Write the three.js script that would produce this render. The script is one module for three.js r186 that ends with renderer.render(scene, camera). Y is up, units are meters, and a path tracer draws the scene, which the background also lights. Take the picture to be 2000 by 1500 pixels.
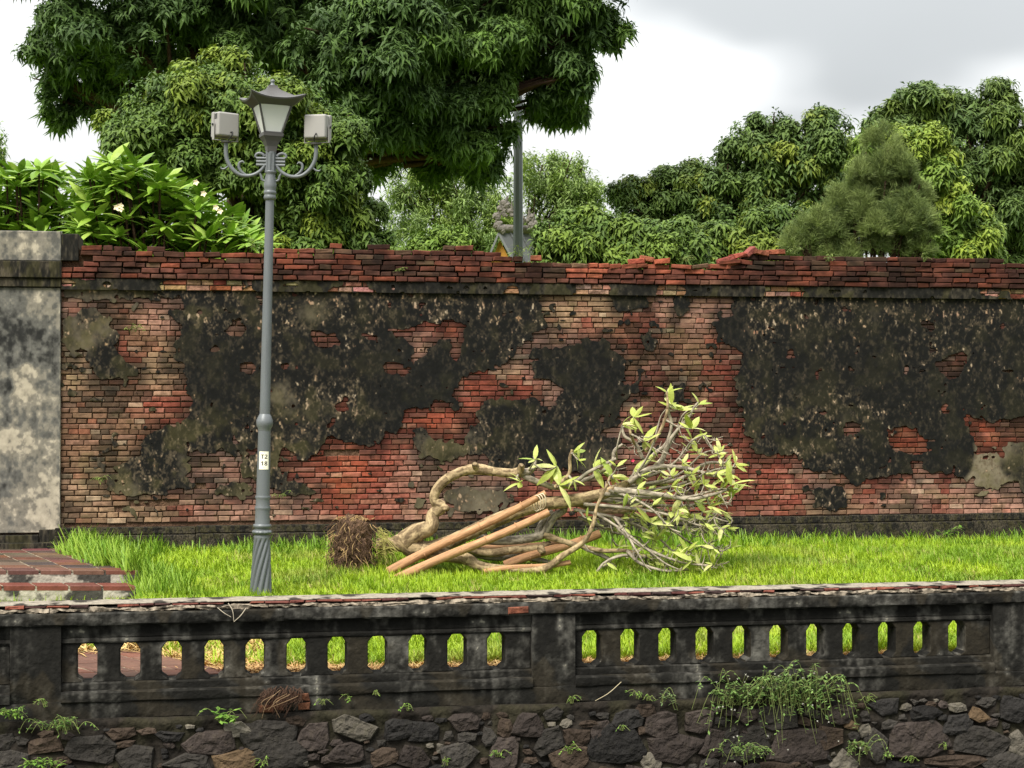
import * as THREE from 'three';
import { mergeGeometries, mergeVertices, toCreasedNormals } from 'three/addons/utils/BufferGeometryUtils.js';
import { RoundedBoxGeometry } from 'three/addons/geometries/RoundedBoxGeometry.js';

// ---------------------------------------------------------------- camera, sky, sun, exposure
const scene = new THREE.Scene();
const FOCAL = 3400, EYE = new THREE.Vector3(0, 2.1, 0), PITCH = Math.atan(40 / FOCAL);
const camera = new THREE.PerspectiveCamera(2 * Math.atan(750 / FOCAL) * 180 / Math.PI, 4 / 3, 0.1, 2000);
camera.position.copy(EYE); camera.rotation.set(PITCH, 0, 0); camera.updateMatrixWorld(true);
scene.add(camera);
const renderer = new THREE.WebGLRenderer({ antialias: true });
renderer.toneMapping = THREE.LinearToneMapping;
renderer.toneMappingExposure = 2.1;
renderer.shadowMap.enabled = true;
const SKY_LEVEL = 1.03;                      // radiance of the overcast zenith
const sun = new THREE.DirectionalLight(new THREE.Color(1, 0.95, 0.86), 3.0);
sun.position.set(-14, 34, 6); sun.target.position.set(0, 0, -18);
sun.castShadow = true; sun.shadow.radius = 45;
sun.shadow.camera.left = -30; sun.shadow.camera.right = 30; sun.shadow.camera.top = 30; sun.shadow.camera.bottom = -30; sun.shadow.camera.far = 120;
sun.shadow.mapSize.set(2048, 2048);
scene.add(sun, sun.target);


// ---------------------------------------------------------------- helpers
function rng(seed) { let a = seed >>> 0; return () => { a = (a + 0x6D2B79F5) >>> 0; let t = a; t = Math.imul(t ^ (t >>> 15), t | 1); t ^= t + Math.imul(t ^ (t >>> 7), t | 61); return ((t ^ (t >>> 14)) >>> 0) / 4294967296; }; }
const mix = (a, b, t) => a + (b - a) * t, clamp = (x, a = 0, b = 1) => Math.min(b, Math.max(a, x));
const sstep = (a, b, x) => { const t = clamp((x - a) / (b - a)); return t * t * (3 - 2 * t); };
const mix3 = (a, b, t) => [mix(a[0], b[0], t), mix(a[1], b[1], t), mix(a[2], b[2], t)];
function hash(i, j, s) { let h = Math.imul(i, 374761393) ^ Math.imul(j, 668265263) ^ Math.imul(s, 2147483647 ^ 0x5bd1e995); h = Math.imul(h ^ (h >>> 13), 1274126177); h ^= h >>> 16; h = Math.imul(h, 0x85ebca6b); return ((h ^ (h >>> 13)) >>> 0) / 4294967296; }
function vn(x, y, s = 1, per = 0) {            // value noise, repeating every per cells when per > 0
  const xi = Math.floor(x), yi = Math.floor(y); let fx = x - xi, fy = y - yi; fx = fx * fx * (3 - 2 * fx); fy = fy * fy * (3 - 2 * fy);
  const w = per ? (n) => ((n % per) + per) % per : (n) => n;
  const a = hash(w(xi), w(yi), s), b = hash(w(xi + 1), w(yi), s), c = hash(w(xi), w(yi + 1), s), d = hash(w(xi + 1), w(yi + 1), s);
  return a + (b - a) * fx + (c - a) * fy + (a - b - c + d) * fx * fy;
}
function fbm(x, y, o = 4, s = 1, per = 0) { let v = 0, a = 0.5, n = 0; for (let i = 0; i < o; i++) { v += a * vn(x, y, s + i * 17, per); n += a; a *= 0.5; x *= 2; y *= 2; per *= 2; } return v / n; }
const toS = (c) => c <= 0.0031308 ? c * 12.92 : 1.055 * Math.pow(c, 1 / 2.4) - 0.055;
function tex(w, h, fn, repeat = true, linear = false) {   // fn(u, v) gives linear colour (or data)
  const d = new Uint8Array(w * h * 4);
  for (let j = 0; j < h; j++) for (let i = 0; i < w; i++) {
    const c = fn((i + 0.5) / w, (j + 0.5) / h), k = (j * w + i) * 4;
    for (let q = 0; q < 3; q++) d[k + q] = Math.round(255 * clamp(linear ? c[q] : toS(clamp(c[q]))));
    d[k + 3] = 255;
  }
  const t = new THREE.DataTexture(d, w, h, THREE.RGBAFormat);
  t.colorSpace = linear ? THREE.NoColorSpace : THREE.SRGBColorSpace; t.magFilter = THREE.LinearFilter; t.minFilter = THREE.LinearMipmapLinearFilter; t.generateMipmaps = true;
  t.wrapS = t.wrapT = repeat ? THREE.RepeatWrapping : THREE.ClampToEdgeWrapping; t.needsUpdate = true; return t;
}
const V = (x, y, z) => new THREE.Vector3(x, y, z);
const rgb = (r, g, b) => new THREE.Color().setRGB(r, g, b);
// a measured place: the point seen at (u, v) of the 2000 x 1500 photograph, at a depth in metres
function at(u, v, d) { const a = (u - 1000) / FOCAL * d, b = (750 - v) / FOCAL * d; return V(a, EYE.y + b * Math.cos(PITCH) + d * Math.sin(PITCH), -(d * Math.cos(PITCH) - b * Math.sin(PITCH))); }
// a vertical plane standing at distance z0 and turned by th: pixel -> metres along and up that plane
function plane(z0, th) {
  const n = V(Math.sin(th), 0, Math.cos(th)), ex = V(Math.cos(th), 0, -Math.sin(th)), o = V(0, 0, -z0);
  return (u, v) => { const r = at(u, v, 1).sub(EYE), t = o.clone().sub(EYE).dot(n) / r.dot(n), p = r.multiplyScalar(t).add(EYE); return [p.clone().sub(o).dot(ex), p.y]; };
}
const WALL_TH = 9.3 * Math.PI / 180, WALL_Z = 21, BAL_TH = 11.5 * Math.PI / 180, BAL_Z = 13.44;
const onWall = plane(WALL_Z, WALL_TH), onBal = plane(BAL_Z, BAL_TH);

const taken = {};
function numbered(n) { const k = taken[n] = (taken[n] ?? -1) + 1; return k ? n + '_' + String(k).padStart(3, '0') : n; }
function shadow(o) { o.castShadow = o.receiveShadow = true; return o; }
function thing(name, label, category, group, pos, turn = 0) {
  const o = new THREE.Group(); o.name = numbered(name); o.userData = { label, category }; if (group) o.userData.group = group;
  if (pos) o.position.copy(pos); o.rotation.y = turn; scene.add(o); return o;
}
function part(parent, name, geo, mat, kind) { const m = shadow(new THREE.Mesh(geo, mat)); m.name = name; if (kind) m.userData.kind = kind; parent.add(m); return m; }
function group(parent, name) { const o = new THREE.Group(); o.name = name; parent.add(o); return o; }
function setting(name, geo, mat, kind = 'structure', extra = {}) { const m = part(scene, numbered(name), geo, mat, kind); Object.assign(m.userData, extra); return m; }

class Tris {                                   // collects triangles: positions, colours, uv; flat shaded
  constructor() { this.p = []; this.c = []; this.t = []; this.n = []; }
  tri(a, b, c, col, uv) { for (const q of [a, b, c]) this.p.push(q[0], q[1], q[2]); if (col) for (let i = 0; i < 3; i++) this.c.push(...col); if (uv) this.t.push(...uv[0], ...uv[1], ...uv[2]); }
  quad(a, b, c, d, col, uv) { this.tri(a, b, c, col, uv && [uv[0], uv[1], uv[2]]); this.tri(a, c, d, col, uv && [uv[0], uv[2], uv[3]]); }
  geo() { const g = new THREE.BufferGeometry(); g.setAttribute('position', new THREE.Float32BufferAttribute(this.p, 3)); if (this.c.length) g.setAttribute('color', new THREE.Float32BufferAttribute(this.c, 3)); if (this.t.length) g.setAttribute('uv', new THREE.Float32BufferAttribute(this.t, 2)); if (this.n.length) g.setAttribute('normal', new THREE.Float32BufferAttribute(this.n, 3)); return g; }
}
function boxUV(g, off = [0, 0]) {              // uv in metres, projected along each face's main axis of the object
  g = g.index ? g.toNonIndexed() : g; const p = g.attributes.position, uv = new Float32Array(p.count * 2), a = V(), b = V(), c = V(), n = V();
  for (let i = 0; i < p.count; i += 3) {
    a.fromBufferAttribute(p, i); b.fromBufferAttribute(p, i + 1); c.fromBufferAttribute(p, i + 2);
    n.copy(b).sub(a).cross(c.clone().sub(a)); const x = Math.abs(n.x), y = Math.abs(n.y), z = Math.abs(n.z);
    [a, b, c].forEach((q, k) => { const [s, t] = z >= x && z >= y ? [q.x, q.y] : x >= y ? [q.z, q.y] : [q.x, q.z]; uv[(i + k) * 2] = s + off[0]; uv[(i + k) * 2 + 1] = t + off[1]; });
  }
  g.setAttribute('uv', new THREE.BufferAttribute(uv, 2)); return g;
}
function box(x0, x1, y0, y1, z0, z1, bevel = 0.008) {
  const w = x1 - x0, h = y1 - y0, d = z1 - z0, g = bevel ? new RoundedBoxGeometry(w, h, d, 1, Math.min(bevel, w / 2.1, h / 2.1, d / 2.1)) : new THREE.BoxGeometry(w, h, d);
  g.translate((x0 + x1) / 2, (y0 + y1) / 2, (z0 + z1) / 2); return boxUV(g);
}
function tube(pts, rad, sides = 7, sub = 4, jit = 0, seed = 1) {       // a tapered round limb along a smooth curve
  const r = rng(seed), curve = new THREE.CatmullRomCurve3(pts, false, 'centripetal'), n = (pts.length - 1) * sub, pos = [], nor = [], uv = [], idx = [];
  let up = V(0.13, 0.31, 0.94).normalize(), len = 0, last = null;
  for (let i = 0; i <= n; i++) {
    const t = i / n, p = curve.getPoint(t), tan = curve.getTangent(t), k = Math.min(pts.length - 2, Math.floor(t * (pts.length - 1))), f = t * (pts.length - 1) - k;
    let R = mix(rad[k], rad[k + 1] ?? rad[k], f); R *= 1 + jit * (r() - 0.5);
    const s = tan.clone().cross(up).normalize(); up = s.clone().cross(tan).normalize(); if (last) len += p.distanceTo(last); last = p;
    for (let j = 0; j <= sides; j++) { const a = j / sides * Math.PI * 2, d = s.clone().multiplyScalar(Math.cos(a)).addScaledVector(up, Math.sin(a)); pos.push(p.x + d.x * R, p.y + d.y * R, p.z + d.z * R); nor.push(d.x, d.y, d.z); uv.push(j / sides * 6.28 * Math.max(R, 0.01), len); }
  }
  const w = sides + 1;
  for (let i = 0; i < n; i++) for (let j = 0; j < sides; j++) { const a = i * w + j; idx.push(a, a + w, a + 1, a + 1, a + w, a + w + 1); }
  for (const [e, flip] of [[0, 0], [n, 1]]) { const c = pos.length / 3, p = curve.getPoint(e / n); pos.push(p.x, p.y, p.z); const tt = curve.getTangent(e / n).multiplyScalar(flip ? 1 : -1); nor.push(tt.x, tt.y, tt.z); uv.push(0, 0); for (let j = 0; j < sides; j++) { const a = e * w + j; flip ? idx.push(c, a + 1, a) : idx.push(c, a, a + 1); } }
  const g = new THREE.BufferGeometry(); g.setAttribute('position', new THREE.Float32BufferAttribute(pos, 3)); g.setAttribute('normal', new THREE.Float32BufferAttribute(nor, 3)); g.setAttribute('uv', new THREE.Float32BufferAttribute(uv, 2)); g.setIndex(idx); return g;
}
function addLeaf(T, o, dir, side, len, wid, droop, segs = 3, fold = 0.25, col) {   // a lance-shaped leaf that arches down
  const up = side.clone().cross(dir).normalize(); let pl, pm, pr;
  for (let i = 0; i <= segs; i++) {
    const t = i / segs, w = wid * 0.5 * Math.pow(Math.sin(Math.PI * Math.min(0.999, 0.04 + 0.96 * Math.pow(t, 0.85))), 0.8), m = o.clone().addScaledVector(dir, len * t); m.y -= droop * len * t * t;
    const l = m.clone().addScaledVector(side, -w).addScaledVector(up, w * fold), r = m.clone().addScaledVector(side, w).addScaledVector(up, w * fold), A = (q) => [q.x, q.y, q.z];
    if (i) { T.quad(A(pl), A(pm), A(m), A(l), col); T.quad(A(pm), A(pr), A(r), A(m), col); }
    pl = l; pm = m; pr = r;
  }
}
const std = (o) => new THREE.MeshPhysicalMaterial({ roughness: 0.9, specularIntensity: 0.3, ...o });
const leafMat = (o = {}) => new THREE.MeshPhysicalMaterial({ color: 0xffffff, roughness: 0.55, specularIntensity: 0.35, transmission: 0.35, thickness: 0, side: THREE.DoubleSide, ...o });

// ---------------------------------------------------------------- sky: a bright overcast, brighter overhead, with a grey bank
{
  const w = 1024, h = 512, d = new Float32Array(w * h * 4);
  for (let j = 0; j < h; j++) for (let i = 0; i < w; i++) {
    const az = ((i + 0.5) / w - 0.5) * Math.PI * 2, el = ((j + 0.5) / h - 0.5) * Math.PI, y = Math.sin(el), x = Math.cos(az) * Math.cos(el), z = Math.sin(az) * Math.cos(el);
    const k = 1 / (Math.max(y, 0) + 0.16), cx = x * k, cz = z * k;
    let L = SKY_LEVEL * (1 + 2 * Math.max(0, y)) / 3;
    const n = fbm(cx * 0.9 + 7.3, cz * 0.9 + 2.1, 5, 5), m = fbm(cx * 2.2 + 1.7, cz * 1.6 + 9.4, 5, 9);
    const right = Math.atan2(x, -z), edge = 0.165 + 0.16 * (m - 0.5) + 0.10 * (n - 0.5) + 0.30 * sstep(0.10, -0.30, right) + 0.06 * sstep(0.16, 0.02, right);
    const bank = sstep(-0.012, 0.035, el - edge) * (1 - sstep(0.3, 0.5, el) * sstep(0.40, 0.60, n)), rim = sstep(-0.09, -0.02, el - edge) * (1 - bank);
    L *= 1.13 - 0.40 * bank + 0.16 * rim + 0.16 * (m - 0.5);
    if (y < 0) L *= Math.exp(y * 4);
    const q = (j * w + i) * 4, t = bank; d[q] = L * mix(0.985, 0.95, t); d[q + 1] = L; d[q + 2] = L * mix(1.0, 1.03, t); d[q + 3] = 1;
  }
  const t = new THREE.DataTexture(d, w, h, THREE.RGBAFormat, THREE.FloatType); t.mapping = THREE.EquirectangularReflectionMapping; t.magFilter = THREE.LinearFilter; t.minFilter = THREE.LinearFilter; t.needsUpdate = true;
  scene.background = t; scene.environment = t;
}

// ---------------------------------------------------------------- ground
const WN = V(Math.sin(WALL_TH), 0, Math.cos(WALL_TH)), WX = V(Math.cos(WALL_TH), 0, -Math.sin(WALL_TH));
const wl = (lx, lz, y = 0) => V(lx * WX.x + lz * WN.x, y, -WALL_Z + lx * WX.z + lz * WN.z);        // wall frame -> world
const lawnProfile = (lz) => 0.335 * (1 - sstep(0.6, 6.9, lz)) ;
function lawnY(x, z) { const lz = x * WN.x + (z + WALL_Z) * WN.z, lx = x * WX.x + (z + WALL_Z) * WX.z; return lawnProfile(lz) * (1 - 0.55 * sstep(-3.3, -3.8, x) * sstep(-17.5, -17.0, z)) + 0.05 * (fbm(lx * 0.6, lz * 0.6, 3, 31) - 0.5); }
const soilTex = tex(512, 512, (u, v) => { const a = fbm(u * 8, v * 8, 5, 3, 8), b = fbm(u * 32, v * 32, 3, 8, 32); return mix3([0.30, 0.17, 0.075], [0.50, 0.33, 0.17], clamp(a * 1.3 - 0.15)).map((c) => c * (0.55 + 0.7 * b)); });
const turfTex = tex(256, 256, (u, v) => { const a = fbm(u * 16, v * 16, 4, 13, 16); return mix3([0.10, 0.16, 0.018], [0.22, 0.30, 0.04], a); });
{
  // the lawn's soil, from the foot of the wall to the back of the balustrade
  const nx = 120, nz = 50, p = [], uv = [], idx = [];
  for (let j = 0; j <= nz; j++) for (let i = 0; i <= nx; i++) { const lx = mix(-26, 26, i / nx), z0 = wl(lx, 0), b0 = z0.x * Math.sin(BAL_TH) + (z0.z + BAL_Z) * Math.cos(BAL_TH), lz = mix(-0.05, Math.min(9, (-0.29 - b0) / Math.cos(BAL_TH - WALL_TH)), j / nz), q = wl(lx, lz); p.push(q.x, lawnY(q.x, q.z), q.z); uv.push(lx / 1.5, lz / 1.5); }
  for (let j = 0; j < nz; j++) for (let i = 0; i < nx; i++) { const a = j * (nx + 1) + i, b = a + nx + 1; idx.push(a, b, a + 1, b, b + 1, a + 1); }
  const g = new THREE.BufferGeometry(); g.setAttribute('position', new THREE.Float32BufferAttribute(p, 3)); g.setAttribute('uv', new THREE.Float32BufferAttribute(uv, 2)); g.setIndex(idx); g.computeVertexNormals();
  setting('lawn_soil', g, std({ map: turfTex, bumpMap: soilTex, bumpScale: 0.02 }));
  const e = new THREE.PlaneGeometry(34, 1.0, 90, 4).rotateX(-Math.PI / 2); { const q = e.attributes.position, uq = e.attributes.uv; for (let i = 0; i < q.count; i++) { const lx = q.getX(i), lz = -0.86 + q.getZ(i) + 0.10 * (fbm(lx * 2, 5, 3, 33) - 0.5), w = V(lx * Math.cos(BAL_TH) + lz * Math.sin(BAL_TH), 0, -BAL_Z - lx * Math.sin(BAL_TH) + lz * Math.cos(BAL_TH)); q.setXYZ(i, w.x, lawnY(w.x, w.z) + 0.012, w.z); uq.setXY(i, lx / 1.5, lz / 1.5); } e.computeVertexNormals(); }
  setting('bare_earth', e, std({ map: soilTex, bumpMap: soilTex, bumpScale: 0.02 }));
}
{
  const g = new THREE.PlaneGeometry(900, 450, 1, 1).rotateX(-Math.PI / 2).translate(0, 0.3, -225 - 0.3); g.applyMatrix4(new THREE.Matrix4().makeRotationY(WALL_TH)); g.translate(0, 0, -WALL_Z);
  const u = g.attributes.uv; for (let i = 0; i < u.count; i++) u.setXY(i, u.getX(i) * 450, u.getY(i) * 225);
  setting('ground', g, std({ map: turfTex }));
}
{
  const g = new THREE.PlaneGeometry(400, 9.4).rotateX(-Math.PI / 2).translate(0, -1.9, 4.7 + 0.1); g.applyMatrix4(new THREE.Matrix4().makeRotationY(BAL_TH)); g.translate(0, 0, -BAL_Z);
  setting('moat_water', g, new THREE.MeshStandardMaterial({ color: rgb(0.03, 0.035, 0.02), roughness: 0.12 }));
  const b = new THREE.BoxGeometry(400, 3, 60).translate(0, 0.45 - 1.5, 9.4 + 30); b.applyMatrix4(new THREE.Matrix4().makeRotationY(BAL_TH)); b.translate(0, 0, -BAL_Z);
  setting('bank', b, std({ color: rgb(0.08, 0.11, 0.03) }));
}

// ---------------------------------------------------------------- the ruined wall
const POLY = (s) => s.trim().split(/\s+/).map((q) => onWall(...q.split(',').map(Number)));
const PLASTER = [
  '345,560 1055,560 1058,615 1068,635 1040,650 1030,665 1015,680 990,700 975,715 950,720 925,728 900,735 893,750 885,765 897,785 890,795 850,790 830,797 785,800 778,830 775,850 745,858 725,868 700,872 690,862 640,858 630,865 625,880 600,900 580,895 555,880 545,905 548,930 560,945 600,955 620,962 570,972 540,965 520,955 500,945 480,930 475,885 385,880 370,900 365,930 375,945 350,955 330,960 265,970 255,965 215,950 205,930 230,900 280,890 285,850 310,838 340,835 360,820 370,790 368,740 360,720 340,700 345,665 360,640 350,620 340,610 355,600',
  '120,560 345,560 345,583 120,586', '165,605 195,605 215,620 230,650 225,690 270,720 275,740 240,742 185,735 175,705 165,690 140,700 123,690 123,625',
  '1045,680 1070,676 1122,673 1147,664 1175,662 1196,680 1217,697 1227,725 1227,743 1213,750 1245,752 1245,771 1210,781 1206,820 1199,830 1168,841 1164,855 1210,862 1203,890 1130,930 1060,905 1042,907 1021,918 955,914 947,890 909,893 874,897 825,893 818,883 811,841 825,834 839,858 909,869 912,841 930,820 944,788 965,781 1060,778 1063,799 1087,785 1105,753 1084,746 1045,736 1035,715',
  '1431,560 1433,620 1394,628 1401,645 1419,669 1440,680 1454,690 1454,715 1440,743 1438,781 1454,810 1454,845 1471,872 1478,893 1496,890 1517,880 1527,887 1559,888 1566,904 1580,913 1608,917 1615,923 1646,923 1660,944 1678,944 1685,930 1730,930 1755,922 1779,916 1783,899 1800,899 1804,916 1825,922 1860,925 1881,937 1905,923 1909,951 1965,953 1986,944 2000,955 2300,960 2300,560',
  '1196,572 1266,572 1259,596 1227,610 1199,606', '1318,575 1345,575 1342,604 1325,612', '870,955 900,950 985,960 1000,975 985,990 930,1000 880,985 865,970',
  '460,945 490,950 500,965 470,968 420,965 430,950', '1590,955 1640,950 1650,985 1620,1000 1590,990', '1300,755 1335,750 1340,780 1310,790', '1255,640 1275,640 1275,690 1262,690',
].map(POLY);
const BARE = [
  '762,648 797,641 846,631 919,631 902,650 900,659 902,690 891,708 881,694 883,666 856,661 839,687 825,704 807,711 804,690 795,666 779,657',
  '748,715 765,708 790,717 811,713 790,732 769,734 750,727', '703,650 736,652 736,660 705,656', '652,790 672,782 676,800 655,806', '640,815 655,810 652,830 640,835', '455,633 474,628 472,660 450,658 425,655 445,645',
  '610,650 650,648 660,670 620,676', '468,715 490,706 505,722 490,736 470,730', '552,875 580,876 578,915 555,918', '605,905 635,890 630,930 608,930', '505,566 522,566 520,580 505,580',
  '1821,715 1846,701 1860,689 1877,690 1884,715 1874,739 1846,732', '1765,712 1795,710 1793,724 1768,725', '1730,841 1769,832 1790,841 1804,862 1816,876 1800,886 1755,879 1734,865',
  '1888,830 1916,813 1940,825 1975,820 2000,813 2040,815 2040,870 1965,869 1961,886 1909,886 1902,851', '1652,820 1672,818 1678,846 1655,850', '1802,630 1812,622 1826,632 1824,648 1806,646', '1540,682 1550,680 1550,694 1541,695', '1665,683 1676,682 1676,692 1666,694',
  '1840,790 1856,790 1852,802 1842,802', '1695,700 1700,690 1712,690 1708,704', '1885,803 1898,810 1894,826 1888,824', '1590,805 1612,803 1610,812 1592,812', '1640,600 1662,598 1660,604 1642,606', '1500,640 1516,636 1512,646 1500,646',
].map(POLY);
function polyDist(poly, x, y) {                 // > 0 inside
  let d = 1e9, ins = false;
  for (let i = 0, j = poly.length - 1; i < poly.length; j = i++) {
    const [ax, ay] = poly[j], [bx, by] = poly[i], ex = bx - ax, ey = by - ay, t = clamp(((x - ax) * ex + (y - ay) * ey) / (ex * ex + ey * ey)), qx = ax + ex * t - x, qy = ay + ey * t - y;
    d = Math.min(d, qx * qx + qy * qy); if ((ay > y) !== (by > y) && x < (bx - ax) * (y - ay) / (by - ay) + ax) ins = !ins;
  }
  return (ins ? 1 : -1) * Math.sqrt(d);
}
const bounds = (p) => [Math.min(...p.map((q) => q[0])), Math.max(...p.map((q) => q[0])), Math.min(...p.map((q) => q[1])), Math.max(...p.map((q) => q[1]))];
const PB = PLASTER.map(bounds), BB = BARE.map(bounds);
const GX = -5.6, GY = 0.55, GC = 0.03, GNX = Math.ceil((9.0 - GX) / GC), GNY = Math.ceil((3.6 - GY) / GC);
function drawnAt(x, y) {
  let d = -0.3;
  PLASTER.forEach((p, k) => { const b = PB[k]; if (x > b[0] - 0.3 && x < b[1] + 0.3 && y > b[2] - 0.3 && y < b[3] + 0.3) d = Math.max(d, polyDist(p, x, y)); });
  BARE.forEach((p, k) => { const b = BB[k]; if (x > b[0] - 0.3 && x < b[1] + 0.3 && y > b[2] - 0.3 && y < b[3] + 0.3) d = Math.min(d, -polyDist(p, x, y)); });
  return d;
}
const GRID = new Float32Array((GNX + 1) * (GNY + 1)); for (let j = 0; j <= GNY; j++) for (let i = 0; i <= GNX; i++) GRID[j * (GNX + 1) + i] = drawnAt(GX + i * GC, GY + j * GC);
function outline(x, y) { const fx = clamp((x - GX) / GC, 0, GNX - 0.001), fy = clamp((y - GY) / GC, 0, GNY - 0.001), i = Math.floor(fx), j = Math.floor(fy), a = fx - i, b = fy - j, k = j * (GNX + 1) + i; return mix(mix(GRID[k], GRID[k + 1], a), mix(GRID[k + GNX + 1], GRID[k + GNX + 2], a), b); }
function plasterAt(x, y) {                      // > 0 where render still clings to the bricks
  let d = outline(x, y);
  d += (fbm(x * 5, y * 7, 3, 41) - 0.5) * 0.13 + (fbm(x * 15, y * 19, 4, 47) - 0.5) * 0.13;
  const spot = vn(x * 7.3, y * 9.1, 53) * 0.7 + 0.3 * vn(x * 19, y * 23, 59); d = Math.min(d, (0.83 - spot) * 0.35);
  const crumb = vn(x * 8.1 + 3, y * 10.3, 63) * 0.65 + 0.35 * vn(x * 21, y * 25, 69); d = Math.max(d, (crumb - 0.80) * 0.3);
  return d;
}
// colour that belongs to the bricks and the render, by place on the wall: [u, v, value...]
const field = (list) => { const q = list.map(([u, v, ...c]) => [...onWall(u, v), ...c]); return (x, y) => { let w = 0; const o = [0, 0, 0, 0]; for (const k of q) { const d2 = (x - k[0]) ** 2 + (y - k[1]) ** 2 + 0.01, a = 1 / (d2 * d2); w += a; for (let i = 2; i < k.length; i++) o[i - 2] += a * k[i]; } return o.map((s) => s / w); }; };
const ORANGE = [0.32, 0.078, 0.042], RED = [0.225, 0.062, 0.041], DARKRED = [0.125, 0.041, 0.030], PINK = [0.34, 0.185, 0.135], TAN = [0.31, 0.20, 0.12], BROWN = [0.17, 0.095, 0.057], UMBER = [0.105, 0.064, 0.041];
const brickTone = field([
  [150, 600, ...PINK], [300, 600, ...PINK], [200, 640, ...BROWN], [280, 660, ...BROWN], [150, 740, ...TAN], [240, 680, ...RED], [300, 720, ...TAN], [200, 800, ...BROWN], [320, 790, ...RED], [250, 830, ...BROWN], [150, 870, ...BROWN], [180, 950, ...TAN], [150, 1000, ...TAN], [300, 1000, ...TAN], [350, 1010, ...RED], [430, 920, ...PINK], [430, 990, ...PINK], [560, 985, ...PINK], [570, 900, ...RED],
  [660, 880, ...ORANGE], [680, 930, ...ORANGE], [750, 900, ...RED], [720, 980, ...RED], [790, 860, ...RED], [850, 830, ...ORANGE], [880, 800, ...RED], [830, 920, ...PINK], [870, 1000, ...PINK], [960, 940, ...PINK], [1000, 1000, ...RED], [850, 645, ...RED], [820, 690, ...PINK], [775, 720, ...RED], [960, 750, ...RED], [1000, 770, ...RED], [1080, 760, ...PINK], [1060, 670, ...PINK], [1000, 700, ...PINK],
  [1100, 600, ...TAN], [1180, 600, ...TAN], [1280, 600, ...PINK], [1380, 600, ...PINK], [1150, 630, ...RED], [1250, 640, ...RED], [1130, 650, ...PINK], [1320, 660, ...BROWN], [1260, 690, ...BROWN], [1280, 760, ...DARKRED], [1350, 720, ...BROWN], [1420, 720, ...RED], [1400, 800, ...DARKRED], [1300, 850, ...DARKRED], [1430, 850, ...RED], [1380, 920, ...DARKRED], [1450, 930, ...RED], [1400, 980, ...RED], [1180, 850, ...PINK], [1190, 980, ...RED],
  [1520, 920, ...RED], [1560, 960, ...RED], [1600, 940, ...PINK], [1620, 985, ...TAN], [1700, 960, ...RED], [1740, 990, ...PINK], [1800, 950, ...PINK], [1850, 960, ...RED], [1900, 970, ...PINK], [1980, 985, ...PINK], [1770, 860, ...ORANGE], [1940, 850, ...ORANGE], [1860, 710, ...RED], [1780, 718, ...PINK],
]);
// render: [darkness, ochre speckle, olive]
const renderTone = field([
  [160, 575, 0.45, 0.6, 0.5], [180, 640, 0.45, 0.7, 0.8], [200, 720, 0.7, 0.4, 0.6], [420, 600, 0.6, 0.75, 0.5], [400, 680, 1, 0.25, 0.2], [440, 740, 1, 0.15, 0.2], [600, 600, 0.6, 0.9, 0.3], [620, 700, 0.9, 0.3, 0.3], [560, 800, 0.6, 0.8, 0.5], [440, 830, 0.75, 0.6, 0.6], [320, 880, 0.6, 0.5, 0.9], [260, 940, 0.45, 0.6, 0.8], [560, 900, 0.5, 0.7, 0.8], [660, 780, 0.45, 0.9, 0.4], [740, 800, 1, 0.1, 0.2], [780, 690, 1, 0.08, 0.2], [840, 750, 1, 0.12, 0.2], [720, 600, 0.8, 0.8, 0.3], [850, 600, 0.8, 0.8, 0.3], [1000, 610, 0.85, 0.55, 0.3], [940, 690, 0.9, 0.4, 0.3], [700, 850, 0.8, 0.3, 0.5],
  [1150, 720, 1, 0.15, 0.2], [1190, 780, 0.95, 0.2, 0.2], [1100, 800, 0.7, 0.5, 0.4], [980, 830, 0.7, 0.45, 0.5], [890, 870, 0.5, 0.5, 0.8], [1020, 880, 0.8, 0.7, 0.2], [1080, 870, 1, 0.3, 0.2], [1170, 890, 0.6, 0.5, 0.4], [930, 970, 0.15, 0.6, 0.7],
  [1450, 640, 1, 0.1, 0.1], [1500, 610, 0.7, 0.9, 0.3], [1700, 610, 0.75, 0.8, 0.2], [1900, 610, 0.8, 0.8, 0.2], [1550, 720, 0.95, 0.4, 0.2], [1700, 740, 1, 0.2, 0.2], [1950, 720, 0.95, 0.3, 0.2], [1500, 820, 0.7, 0.5, 0.5], [1620, 800, 0.6, 0.7, 0.3], [1600, 880, 0.75, 0.7, 0.4], [1850, 800, 0.95, 0.25, 0.2], [1850, 880, 1, 0.12, 0.2], [1700, 900, 0.9, 0.6, 0.2], [1935, 925, 0.05, 0.2, 0.8], [1990, 920, 0.6, 0.5, 0.5],
]);
const WX0 = -7.6, WX1 = 9.2, WY0 = 0.5, WY1 = 4.2;
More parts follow.
